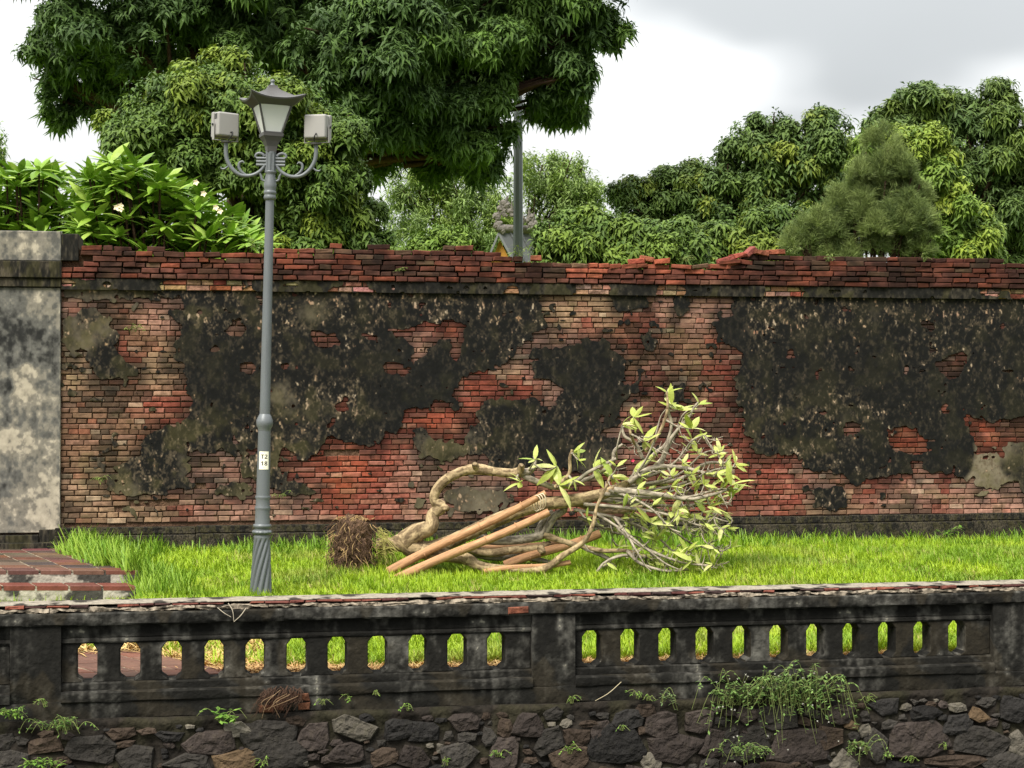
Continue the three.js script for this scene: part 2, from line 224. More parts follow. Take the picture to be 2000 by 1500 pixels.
const plasterTex = tex(2048, 480, (u, v) => {
  const x = mix(WX0, WX1, u), y = mix(WY0, WY1, v), f = renderTone(x + (fbm(x * 3, y * 3, 3, 91) - 0.5) * 0.5, y + (fbm(x * 3, y * 3, 3, 95) - 0.5) * 0.5);
  const a = fbm(x * 2.6, y * 2.2, 4, 71), b = fbm(x * 22, y * 15, 4, 75), g = vn(x * 62, y * 34, 79) * 0.55 + 0.45 * vn(x * 30, y * 14, 83), k = clamp(f[0] * 1.25 + (a - 0.5) * 0.9 + (b - 0.5) * 0.5);
  const fine = vn(x * 85, y * 60, 78) * 0.5 + 0.5 * vn(x * 44, y * 26, 74), hf = 0.5 * fine + 0.5 * b;
  let c = mix3([0.15, 0.125, 0.085], [0.0085, 0.0085, 0.0078], sstep(0.05, 0.75, k)); c = mix3(c, [0.088, 0.068, 0.044], (0.06 + 0.9 * (1 - f[0]) + 0.35 * f[1]) * sstep(0.47, 0.70, hf + 0.10 * (a - 0.5)));
  c = mix3(c, [0.085, 0.075, 0.028], 0.65 * f[2] * sstep(0.45, 0.7, fbm(x * 5, y * 5, 4, 87)) * (1 - 0.5 * k));
  c = mix3(c, mix3(mix3([0.27, 0.12, 0.075], [0.30, 0.19, 0.09], vn(x * 4, y * 5, 97)), [0.36, 0.30, 0.22], vn(x * 9, y * 9, 99)), 0.8 * sstep(0.72 - 0.13 * f[1], 0.82 - 0.12 * f[1], g * 0.40 + fine * 0.25 + b * 0.35 + 0.09 * (a - 0.5)));
  return c.map((s) => s * (0.72 + 0.56 * b));
}, false);
const grainTex = tex(512, 512, (u, v) => { const n = fbm(u * 24, v * 24, 4, 21, 24), s = sstep(0.5, 0.72, fbm(u * 10 + 3, v * 10, 4, 27, 10)); const k = (0.58 + 0.62 * n) * (1 - 0.5 * s); return [k, k * (1 - 0.04 * s), k * (1 - 0.05 * s)]; });
const grainBump = tex(512, 512, (u, v) => { const n = fbm(u * 30, v * 30, 5, 61, 30); return [n, n, n]; }, true, true);
const brickMat = std({ vertexColors: true, map: grainTex, bumpMap: grainBump, bumpScale: 0.012, roughness: 0.92 });

// one weathered brick with worn edges; its outer face at z, growing inwards
function brickGeo(T, cx, cy, z, L, H, D, r, col, turn = 0, tip = 0, wear = 0.005, flatUV = false) {
  const j = () => (r() - 0.5) * 2 * wear, ch = 0.004 + r() * 0.005, ct = Math.cos(turn), st = Math.sin(turn), cp = Math.cos(tip), sp = Math.sin(tip), ou = r() * 9, ov = r() * 9;
  const P = (x, y, d) => { const x1 = x * ct - y * st, y1 = x * st + y * ct, x2 = x1 * cp - d * sp, d2 = x1 * sp + d * cp; return [cx + x2, cy + y1, z + d2]; };
  const cor = [[-1, -1], [1, -1], [1, 1], [-1, 1]], F = [], E = [], B = [];
  for (const [a, b] of cor) { const jx = j(), jy = j() * 0.7, jz = j() * 0.8; F.push(P(a * (L / 2 - ch) + jx, b * (H / 2 - ch) + jy, jz)); E.push(P(a * L / 2 + jx, b * H / 2 + jy, -ch * 1.2 + jz)); B.push(P(a * L / 2, b * H / 2, -D)); }
  const uf = flatUV ? (q) => wallUV(q[0], q[1]) : (q) => [q[0] * 1.2 + ou, q[1] * 1.2 + ov], us = flatUV ? (q) => wallUV(q[0], q[1] + q[2] * 0.3) : (q) => [q[0] * 1.2 + ou, q[2] * 1.2 + ov];
  T.quad(...F, col, F.map(uf));
  for (let i = 0; i < 4; i++) { const k = (i + 1) % 4; T.quad(E[i], E[k], F[k], F[i], col, [E[i], E[k], F[k], F[i]].map(uf)); T.quad(B[i], B[k], E[k], E[i], col, [B[i], B[k], E[k], E[i]].map(us)); }
  T.quad(B[3], B[2], B[1], B[0], col, [B[3], B[2], B[1], B[0]].map(uf));
}
// a crumbling sheet of render over x0..x1, y0..y1 where keep(x, y) > 0, standing out to z
function renderSheet(x0, x1, y0, y1, cell, keep, z, zin, rough, seed, uvOf) {
  const nx = Math.round((x1 - x0) / cell), ny = Math.max(2, Math.round((y1 - y0) / cell)), val = new Float32Array((nx + 1) * (ny + 1)), X = (i) => mix(x0, x1, i / nx), Y = (j) => mix(y0, y1, j / ny), T = new Tris();
  for (let j = 0; j <= ny; j++) for (let i = 0; i <= nx; i++) val[j * (nx + 1) + i] = keep(X(i), Y(j));
  const hz = (x, y) => z + rough * (fbm(x * 6, y * 6, 4, seed) - 0.5) * 2 + rough * 0.5 * (fbm(x * 28, y * 28, 2, seed + 5) - 0.5) * 2;
  const nrm = (x, y) => { const e = 0.012, n = V(-(hz(x + e, y) - hz(x - e, y)) / (2 * e), -(hz(x, y + e) - hz(x, y - e)) / (2 * e), 1).normalize(); return [n.x, n.y, n.z]; };
  const put = (q) => { T.p.push(q[0], q[1], hz(q[0], q[1])); T.n.push(...nrm(q[0], q[1])); T.t.push(...uvOf(q[0], q[1])); };
  for (let j = 0; j < ny; j++) for (let i = 0; i < nx; i++) {
    const c = [[X(i), Y(j), val[j * (nx + 1) + i]], [X(i + 1), Y(j), val[j * (nx + 1) + i + 1]], [X(i + 1), Y(j + 1), val[(j + 1) * (nx + 1) + i + 1]], [X(i), Y(j + 1), val[(j + 1) * (nx + 1) + i]]];
    const out = [], cut = [];
    for (let k = 0; k < 4; k++) { const a = c[k], b = c[(k + 1) % 4]; if (a[2] > 0) out.push(a); if ((a[2] > 0) !== (b[2] > 0)) { const t = a[2] / (a[2] - b[2]), q = [mix(a[0], b[0], t), mix(a[1], b[1], t)]; out.push(q); cut.push([q, a[2] > 0]); } }
    if (out.length < 3) continue;
    for (let k = 1; k + 1 < out.length; k++) { put(out[0]); put(out[k]); put(out[k + 1]); }
    for (let k = 0; k + 1 < cut.length; k += 2) {
      let a = cut[k][0], b = cut[k + 1][0]; if (!cut[k][1]) [a, b] = [b, a];
      const n = V(-(b[1] - a[1]), b[0] - a[0], 0).normalize(), A = [a[0], a[1], hz(a[0], a[1])], B = [b[0], b[1], hz(b[0], b[1])], A2 = [a[0], a[1], zin], B2 = [b[0], b[1], zin];
      for (const q of [A, B2, A2, A, B, B2]) { T.p.push(...q); T.n.push(n.x, n.y, n.z); T.t.push(...uvOf(q[0], q[1])); }
    }
  }
  return T.geo();
}
const wallUV = (x, y) => [(x - WX0) / (WX1 - WX0), (y - WY0) / (WY1 - WY0)];
const plasterMat = std({ map: plasterTex, roughness: 0.95, specularIntensity: 0.2 });
// grime, lichen and leached lime that run over the bricks from one to the next
const faceTex = tex(2048, 480, (u, v) => {
  const x = mix(WX0, WX1, u), y = mix(WY0, WY1, v), a = fbm(x * 1.7, y * 2.0, 4, 341), b = fbm(x * 7, y * 8, 4, 343), c = fbm(x * 30, y * 34, 3, 347), l = fbm(x * 11 + 3, y * 12, 4, 349), st = fbm(x * 9, y * 1.6, 3, 353);
  const k = 0.56 + 0.55 * sstep(0.25, 0.75, b * 0.5 + c * 0.5), soot = sstep(0.46, 0.64, 0.45 * a + 0.3 * b + 0.25 * st + 0.12 * (c - 0.5));
  let q = [k, k, k]; q = mix3(q, [0.24, 0.27, 0.30], 0.72 * soot * (0.5 + 0.5 * c)); q = mix3(q, [0.95, 1.0, 1.0], 0.35 * sstep(0.6, 0.72, l)); q = mix3(q, [0.5, 0.62, 0.5], 0.5 * sstep(0.6, 0.7, fbm(x * 4 + 9, y * 5, 4, 357))); const skin = sstep(-0.26, 0.03, outline(x, y) + 0.42 * (b - 0.5) + 0.22 * (c - 0.5)); q = mix3(q, [0.12, 0.15, 0.17], 0.85 * skin); return q.map((s) => s * (0.72 + 0.5 * c));
}, false);
const faceMat = std({ vertexColors: true, map: faceTex, roughness: 0.95, specularIntensity: 0.2 });
const mouldTex = tex(1024, 512, (u, v) => { const a = fbm(u * 10, v * 5, 5, 111, 0), b = fbm(u * 90, v * 60, 3, 113), m = sstep(0.52, 0.66, fbm(u * 24, v * 14, 4, 117)); let c = mix3([0.010, 0.0095, 0.008], [0.060, 0.050, 0.034], sstep(0.4, 0.8, a * 0.6 + b * 0.4)); c = mix3(c, [0.040, 0.036, 0.014], 0.5 * m); return c.map((s) => s * (0.6 + 0.8 * b)); });
const mouldMat = std({ map: mouldTex, bumpMap: grainBump, bumpScale: 0.01, roughness: 0.95 });
const dirtTex = tex(512, 512, (u, v) => { const a = fbm(u * 8, v * 8, 4, 121, 8), b = fbm(u * 40, v * 40, 3, 127, 40); return mix3([0.055, 0.032, 0.02], [0.13, 0.075, 0.045], a).map((c) => c * (0.6 + 0.8 * b)); });

const crownPx = [[60, 470], [130, 457], [152, 470], [200, 478], [280, 488], [305, 484], [330, 490], [515, 494], [545, 485], [640, 484], [645, 479], [690, 482], [715, 476], [770, 478], [780, 487], [860, 489], [862, 480], [908, 480], [912, 490], [985, 496], [1010, 503], [1030, 510], [1034, 502], [1056, 502], [1060, 511], [1180, 512], [1240, 510], [1300, 514], [1400, 516], [1412, 506], [1450, 500], [1465, 490], [1490, 491], [1500, 496], [1570, 495], [1700, 498], [1830, 503], [1850, 507], [1900, 505], [1990, 512], [2010, 516], [2200, 525]].map((q) => onWall(...q));
function crownTop(x) { const c = crownPx; if (x <= c[0][0]) return c[0][1]; for (let i = 1; i < c.length; i++) if (x < c[i][0]) return mix(c[i - 1][1], c[i][1], (x - c[i - 1][0]) / (c[i][0] - c[i - 1][0])); return c[c.length - 1][1]; }
const wall = thing('ruined_brick_wall', 'long ruined red brick wall with blackened flaking render behind the fallen tree', 'wall', null, V(0, 0, -WALL_Z), WALL_TH);
const PIL = -5.29, WEND = 8.6, COURSE = 0.064, plinthTop = (x) => 0.703 + 0.0051 * x, CROWN0 = 3.562, BAND0 = 3.43;
{
  const T = new Tris();                                                // core: mortar and brick body behind the facing
  const xs = []; for (let x = -20; x <= 20; x += 0.35) xs.push(x);
  for (let i = 0; i + 1 < xs.length; i++) { const a = xs[i], b = xs[i + 1], ya = (a < PIL ? 3.9 : Math.min(crownTop(a), crownTop(b)) - 0.09), m = (x, y) => [x / 0.8, y / 0.8];
    const f = [[a, 0, -0.03], [b, 0, -0.03], [b, ya, -0.03], [a, ya, -0.03]], k = [[b, 0, -0.6], [a, 0, -0.6], [a, ya, -0.6], [b, ya, -0.6]], t = [[a, ya, -0.03], [b, ya, -0.03], [b, ya, -0.6], [a, ya, -0.6]];
    T.quad(...f, null, f.map((q) => m(q[0], q[1]))); T.quad(...k, null, k.map((q) => m(q[0], q[1]))); T.quad(...t, null, t.map((q) => m(q[0], q[2]))); }
  part(wall, 'core', T.geo(), std({ map: dirtTex, bumpMap: grainBump, bumpScale: 0.02 }));
  // plinth, two steps
  const p1 = [], p2 = []; for (let x = -5.35; x < 13; x += 1.6) { p1.push([x, x + 1.597]); }
  const plinth = group(wall, 'plinth');
  for (const [a, b] of p1) { const y = plinthTop((a + b) / 2); part(plinth, 'plinth_ledge', box(a, b, y - 0.09, y - 0.004, -0.05, 0.055 + 0.004 * Math.sin(a * 7), 0.012), mouldMat); part(plinth, 'plinth_base', box(a, b, 0.1, y - 0.094, -0.05, 0.11 + 0.005 * Math.sin(a * 5), 0.014), mouldMat); }
  // facing bricks
  const r = rng(77), list = [];
  const rows = Math.floor((BAND0 - 0.66) / COURSE);
  const gaps = [[352, 394, 944, 955], [272, 356, 979, 989], [1255, 1262, 590, 612], [640, 700, 880, 886]].map(([a, b, c, d]) => { const p = onWall(a, d), q = onWall(b, c); return [p[0], q[0], p[1], q[1]]; });
  for (let k = 0; k < rows; k++) {
    const y = 0.66 + (k + 0.5) * COURSE; let x = PIL - r() * 0.2;
    while (x < WEND) {
      const L = r() < 0.52 ? 0.095 + r() * 0.05 : 0.165 + r() * 0.075, cx = x + L / 2, cy = y + 0.006 * Math.sin(cx * 1.7 + k * 0.3) + (r() - 0.5) * 0.005; x += L;
      const skip = r();
      if (cy - 0.032 < plinthTop(cx) - 0.02 || cx < PIL - 0.03) continue;
      if (gaps.some((g) => cx > g[0] && cx < g[1] && cy > g[2] - 0.02 && cy < g[3] + 0.02)) continue;
      if (skip < 0.004) continue;
      const m = Math.max(plasterAt(cx - L / 2, cy), plasterAt(cx + L / 2, cy), plasterAt(cx, cy)), n = Math.min(plasterAt(cx - L / 2, cy), plasterAt(cx + L / 2, cy), plasterAt(cx, cy));
      if (n > 0.035) continue;
      const t = brickTone(cx + (fbm(cx * 4, cy * 4, 2, 131) - 0.5) * 0.4, cy + (fbm(cx * 4, cy * 4, 2, 137) - 0.5) * 0.4), pick = r();
      const alt = pick < 0.12 ? PINK : pick < 0.22 ? TAN : pick < 0.36 ? BROWN : pick < 0.46 ? DARKRED : pick < 0.52 ? ORANGE : pick < 0.58 ? UMBER : pick < 0.64 ? [0.52, 0.42, 0.29] : null;
      let c = alt ? mix3(t, alt, 0.32) : t.slice(0, 3); { const k = 0.86 + 0.36 * r(); c = c.map((s) => s * k); }
      const old = fbm(cx * 2.3 + 9, cy * 2.3, 3, 141); c = mix3(c, [0.045, 0.036, 0.026], 0.75 * sstep(0.55, 0.75, old + 0.2 * (r() - 0.5)));
      list.push({ cx, cy, L: L - 0.006 - r() * 0.005, H: COURSE - 0.007 - r() * 0.004, z: -0.004 - (r() < 0.1 ? 0.012 * r() : 0) + (r() - 0.5) * 0.006, c, show: L * (n < 0 ? 1 : 0.3) });
    }
  }
  const order = list.map((b, i) => i).sort((a, b) => list[b].show - list[a].show), own = new Set(order.slice(0, 300)), facing = group(wall, 'brick_facing'), R = new Tris(), q = rng(5);
  list.forEach((b, i) => { const T2 = own.has(i) ? new Tris() : R; brickGeo(T2, b.cx, b.cy, b.z, b.L, b.H, 0.09, q, b.c, (q() - 0.5) * 0.02, 0, 0.005, true); if (T2 !== R) part(facing, 'brick', T2.geo(), faceMat); });
  part(facing, 'smaller_bricks', R.geo(), faceMat, 'stuff');
  console.log('facing bricks', list.length);
  // render on the face
  part(wall, 'black_render', renderSheet(PIL, WEND, 0.72, BAND0 + 0.01, 0.02, plasterAt, 0.007, -0.02, 0.005, 151, wallUV), plasterMat);
}
{
  // string band under the crown: tan bricks in a broken dark skin
  const band = group(wall, 'string_band'), r = rng(19), keep = (x, y) => 0.10 - Math.max(0, fbm(x * 2.1, y * 4, 3, 161) - 0.44) * 0.9 - (vn(x * 9, y * 12, 163) > 0.86 ? 0.2 : 0) + (fbm(x * 16, y * 16, 2, 167) - 0.5) * 0.05;
  for (let k = 0; k < 2; k++) { let x = PIL; while (x < WEND) { const L = 0.12 + r() * 0.16, y = BAND0 + 0.033 + k * 0.065, cx = x + L / 2; x += L; if (Math.min(keep(cx, y), keep(cx - L / 2, y), keep(cx + L / 2, y)) > 0.02) continue; const T = new Tris(); brickGeo(T, cx, y, 0.035 + (r() - 0.5) * 0.006, L - 0.01, 0.055, 0.09, r, mix3(TAN, r() < 0.4 ? RED : PINK, r()).map((c) => c * (0.7 + 0.4 * r()))); part(band, 'brick', T.geo(), brickMat); } }
  part(band, 'band_body', box(PIL, WEND, BAND0 + 0.004, CROWN0 - 0.004, -0.2, 0.022, 0.004), mouldMat);
  part(band, 'black_skin', renderSheet(PIL, WEND, BAND0, CROWN0 - 0.003, 0.02, keep, 0.05, 0.0, 0.005, 171, (x, y) => [x / 3, y / 3]), mouldMat);
  // crown of bare bricks, its top broken away
  const crown = group(wall, 'brick_crown'), q = rng(29), endBricks = []; let n = 0;
  for (let k = 0; k < 8; k++) {
    let x = PIL + 0.02 - q() * 0.1; const y = CROWN0 + (k + 0.5) * COURSE;
    while (x < WEND) {
      const L = q() < 0.3 ? 0.11 + q() * 0.05 : 0.17 + q() * 0.13, cx = x + L / 2; x += L;
      const top = crownTop(cx), over = y + 0.032 - top; if (over > 0.026 || cx < PIL + 0.03 || (cx < PIL + 0.26 && y > 3.72)) continue;
      const u0 = onWall(1400, 500)[0], u1 = onWall(1500, 500)[0], loose = (cx > u0 && cx < u1 && k > 2) || (cx > onWall(1180, 500)[0] && cx < u0 && k > 2);
      const last = top - y < 0.075, tone = q(); let c = tone < 0.25 ? ORANGE : tone < 0.68 ? RED : tone < 0.88 ? DARKRED : BROWN; if (loose && tone < 0.8) c = ORANGE; if (k < 2 && tone > 0.35) c = mix3(c, DARKRED, 0.6); c = mix3(c, [0.15, 0.085, 0.06], 0.28);
      { const kk = 0.74 + 0.48 * q(); c = c.map((s) => s * kk); } c = mix3(c, [0.04, 0.03, 0.022], 0.7 * sstep(0.52, 0.72, fbm(cx * 2.2, y * 6, 3, 181)));
      const T = new Tris(); brickGeo(T, cx, y + (q() - 0.5) * 0.008 + (loose ? (q() - 0.5) * 0.012 : 0), 0.075 + (q() - 0.5) * (last ? 0.07 : 0.025) - (k > 4 ? 0.03 : 0), L - 0.008 - q() * 0.008, COURSE - 0.006 - q() * 0.008, 0.16, q, c, (q() - 0.5) * (loose ? 0.26 : last ? 0.10 : 0.03), (q() - 0.5) * (loose ? 0.5 : last ? 0.25 : 0.06), 0.007, true);
      if (cx > 6.75) endBricks.push(T.geo()); else { part(crown, 'brick', T.geo(), faceMat); n++; }
    }
  }
  part(crown, 'further_bricks', mergeGeometries(endBricks), faceMat, 'stuff');
  const loosePx = [[1418, 507, 0.24, 0.25], [1448, 499, 0.26, 0.2], [1466, 492, 0.16, 0.7], [1486, 494, 0.2, -0.1], [1512, 493, 0.24, 0.05], [1430, 520, 0.2, 0.12], [1240, 511, 0.2, 0.12], [1262, 506, 0.17, -0.15], [1290, 511, 0.2, 0.1], [1045, 505, 0.13, 0.0]];
  for (const [u, v, L, a] of loosePx) { const [x, y] = onWall(u, v), T = new Tris(); brickGeo(T, x, y, 0.05 + q() * 0.05, L, 0.06, 0.13, q, mix3(ORANGE, [0.2, 0.1, 0.07], 0.3).map((c) => c * (0.75 + 0.3 * q())), a, (q() - 0.5) * 0.7, 0.008); part(crown, 'loose_brick', T.geo(), brickMat); }
  console.log('crown bricks', n);
}
{
  // rendered pier at the left end with its own cornice and parapet
  const pierTone = field([[20, 590, 0.35], [62, 585, 0.6], [92, 610, 0.5], [20, 640, 0.2], [60, 660, 0.15], [100, 650, 0.3], [30, 700, 0.2], [90, 700, 0.25], [52, 735, 0.8], [45, 765, 0.85], [100, 740, 0.38], [15, 770, 0.22], [70, 805, 0.42], [20, 830, 0.3], [92, 825, 0.32], [8, 868, 0.9], [50, 878, 0.72], [100, 885, 0.5], [30, 912, 0.5], [80, 920, 0.4], [15, 945, 0.35], [60, 950, 0.6], [100, 955, 0.7], [30, 990, 0.75], [80, 1000, 0.7], [10, 1020, 0.65], [60, 1032, 0.6], [20, 480, 0.58], [80, 480, 0.62], [100, 500, 0.5], [40, 462, 0.55], [70, 500, 0.48]]);
  const pierTex = tex(512, 1024, (u, v) => {
    const x = u * 2, y = v * 4, a = fbm(x * 2.2, y * 1.8, 5, 201), b = fbm(x * 18, y * 16, 4, 205), s = fbm(x * 16 + 2 * fbm(x * 3, y * 2, 2, 209), y * 0.9, 4, 207);
    const wx = -7.3 + x, wy = 0.3 + y, f = pierTone(wx + 0.22 * (fbm(wx * 6, wy * 6, 3, 211) - 0.5), wy + 0.25 * (fbm(wx * 6 + 5, wy * 6, 3, 213) - 0.5))[0];
    const k = f + 0.55 * (a - 0.5) + 0.55 * (b - 0.5) + 0.30 * (s - 0.5);
    let c = mix3([0.022, 0.022, 0.021], [0.098, 0.095, 0.085], sstep(0.08, 0.42, k)); c = mix3(c, [0.165, 0.150, 0.122], sstep(0.40, 0.58, k)); c = mix3(c, [0.30, 0.265, 0.205], sstep(0.62, 0.78, k)); return c.map((q) => q * (0.65 + 0.7 * b));
  });
  const pierMat = std({ map: pierTex, bumpMap: grainBump, bumpScale: 0.01 });
  const pier = thing('gate_pier', 'grey and black stained rendered pier with a flat stone cap at the left end', 'pier', null, V(0, 0, -WALL_Z), WALL_TH);
  const bx = (n, x0, x1, y0, y1, z1, m, bev = 0.012) => { const g = box(x0, x1, y0, y1, -0.62, z1, bev); const u = g.attributes.uv; for (let i = 0; i < u.count; i++) u.setXY(i, (u.getX(i) + 7.3) / 2, (u.getY(i) - 0.3) / 4); return part(pier, n, g, m); };
  bx('shaft', -7.6, PIL, 0.62, BAND0 + 0.02, 0.035, pierMat); bx('base_block', -7.6, PIL - 0.24, 0.30, 0.60, 0.075, mouldMat); bx('base_block', PIL - 0.237, PIL - 0.02, 0.30, 0.66, 0.05, mouldMat); bx('base_step', -7.6, PIL + 0.02, 0.30, 0.515, 0.16, mouldMat);
  bx('necking', -7.6, PIL + 0.003, BAND0 + 0.023, 3.555, 0.07, mouldMat); bx('cornice', -7.6, PIL + 0.01, 3.558, 3.752, 0.10, mouldMat); bx('parapet', -7.6, PIL + 0.004, 3.755, 4.10, 0.06, pierMat); bx('broken_parapet_end', PIL + 0.007, PIL + 0.20, 3.76, 4.075, 0.05, std({ map: mouldTex, color: rgb(1, 1, 1), bumpMap: grainBump, bumpScale: 0.012 }));
}

// ---------------------------------------------------------------- balustrade along the moat
const oldTex = tex(1024, 1024, (u, v) => {       // blackened lime render, 3 m a side
  const a = fbm(u * 6, v * 6, 5, 301, 6), st = fbm(u * 40, v * 5, 4, 307, 5), b = fbm(u * 64, v * 64, 4, 311, 64), m = fbm(u * 12, v * 9, 4, 313, 3);
  let c = mix3([0.0095, 0.0090, 0.0075], [0.090, 0.086, 0.074], sstep(0.44, 0.74, a * 0.5 + st * 0.3 + b * 0.2)); c = mix3(c, [0.034, 0.027, 0.016], 0.4 * sstep(0.5, 0.62, m)); c = mix3(c, [0.21, 0.195, 0.15], 0.7 * sstep(0.70, 0.78, b * 0.6 + st * 0.25 + 0.15 * a));
  return c.map((q) => q * (0.55 + 0.9 * b));
});
for (const t of [oldTex]) t.repeat.set(1 / 3, 1 / 3);
const oldBump = tex(512, 512, (u, v) => { const n = 0.6 * fbm(u * 14, v * 14, 5, 321, 14) + 0.4 * fbm(u * 50, v * 50, 3, 327, 50); return [n, n, n]; }, true, true); oldBump.repeat.set(0.9, 0.9);
const oldMat = std({ map: oldTex, bumpMap: oldBump, bumpScale: 0.014, roughness: 0.93 });
const bedTex = tex(512, 512, (u, v) => { const a = fbm(u * 12, v * 12, 5, 331, 12), b = fbm(u * 48, v * 48, 3, 337, 48); return mix3([0.030, 0.024, 0.018], [0.24, 0.20, 0.15], sstep(0.36, 0.56, a)).map((c) => c * (0.5 + 0.9 * b)); });
const bedMat = std({ map: bedTex, bumpMap: grainBump, bumpScale: 0.02 });
function roughen(g, amt, freq, seed, keepBack = true) {  // wear a shape: shift its points along a noise, same shift for points that coincide
  const p = g.attributes.position; for (let i = 0; i < p.count; i++) { const x = p.getX(i), y = p.getY(i), z = p.getZ(i), a = fbm(x * freq + z * 3.1, y * freq + z * 2.3, 3, seed) - 0.5, b = fbm(x * freq + 11 + z * 1.7, y * freq - z, 3, seed + 3) - 0.5; p.setXYZ(i, x, y + a * amt * 2, z + b * amt * 2); }
  g.computeVertexNormals(); return g;
}
function wornBar(x0, x1, y0, y1, z0, z1, amt, seed, step = 0.06, bevel = 0.012, fq = 4) {   // a long bar with a rounded, uneven section
  const n = Math.max(2, Math.round((x1 - x0) / step)), s = [[z0, y0], [z1 - bevel, y0], [z1, y0 + bevel], [z1, (y0 + y1) / 2], [z1, y1 - bevel], [z1 - bevel, y1], [z0, y1]], p = [], idx = [], uv = [];
  for (let i = 0; i <= n; i++) { const x = mix(x0, x1, i / n); let l = 0; s.forEach(([z, y], k) => { if (k) l += Math.hypot(z - s[k - 1][0], y - s[k - 1][1]); const w = k > 0 && k < 6 ? 1 : 0; p.push(x, y + w * amt * (fbm(x * fq + k * 0.6, y * 9, 3, seed) - 0.5) * 2, z + w * amt * (fbm(x * fq * 1.25, y * 9 + k, 3, seed + 7) - 0.5) * 2); uv.push(x, y0 + l); }); }
  const m = s.length; for (let i = 0; i < n; i++) for (let k = 0; k + 1 < m; k++) { const a = i * m + k, b = a + m; idx.push(a, b, a + 1, b, b + 1, a + 1); }
  for (const e of [0, n * m]) for (let k = 1; k + 1 < m; k++) e ? idx.push(e, e + k + 1, e + k) : idx.push(0, k, k + 1);
  const g = new THREE.BufferGeometry(); g.setAttribute('position', new THREE.Float32BufferAttribute(p, 3)); g.setAttribute('uv', new THREE.Float32BufferAttribute(uv, 2)); g.setIndex(idx.reverse()); const h = toCreasedNormals(g, 0.7); return h;
}
const bal = thing('balustrade', 'low blackened masonry balustrade with cut out balusters along the moat edge', 'balustrade', null, V(0, 0, -BAL_Z), BAL_TH);
const PANELS = [[-7.65, -3.73, -7.46], [-3.37, 0.16, -3.184], [0.50, 4.01, 0.646], [4.35, 8.3, 4.55]], PILLARS = [[-3.73, -3.37], [0.16, 0.50], [4.01, 4.35]];
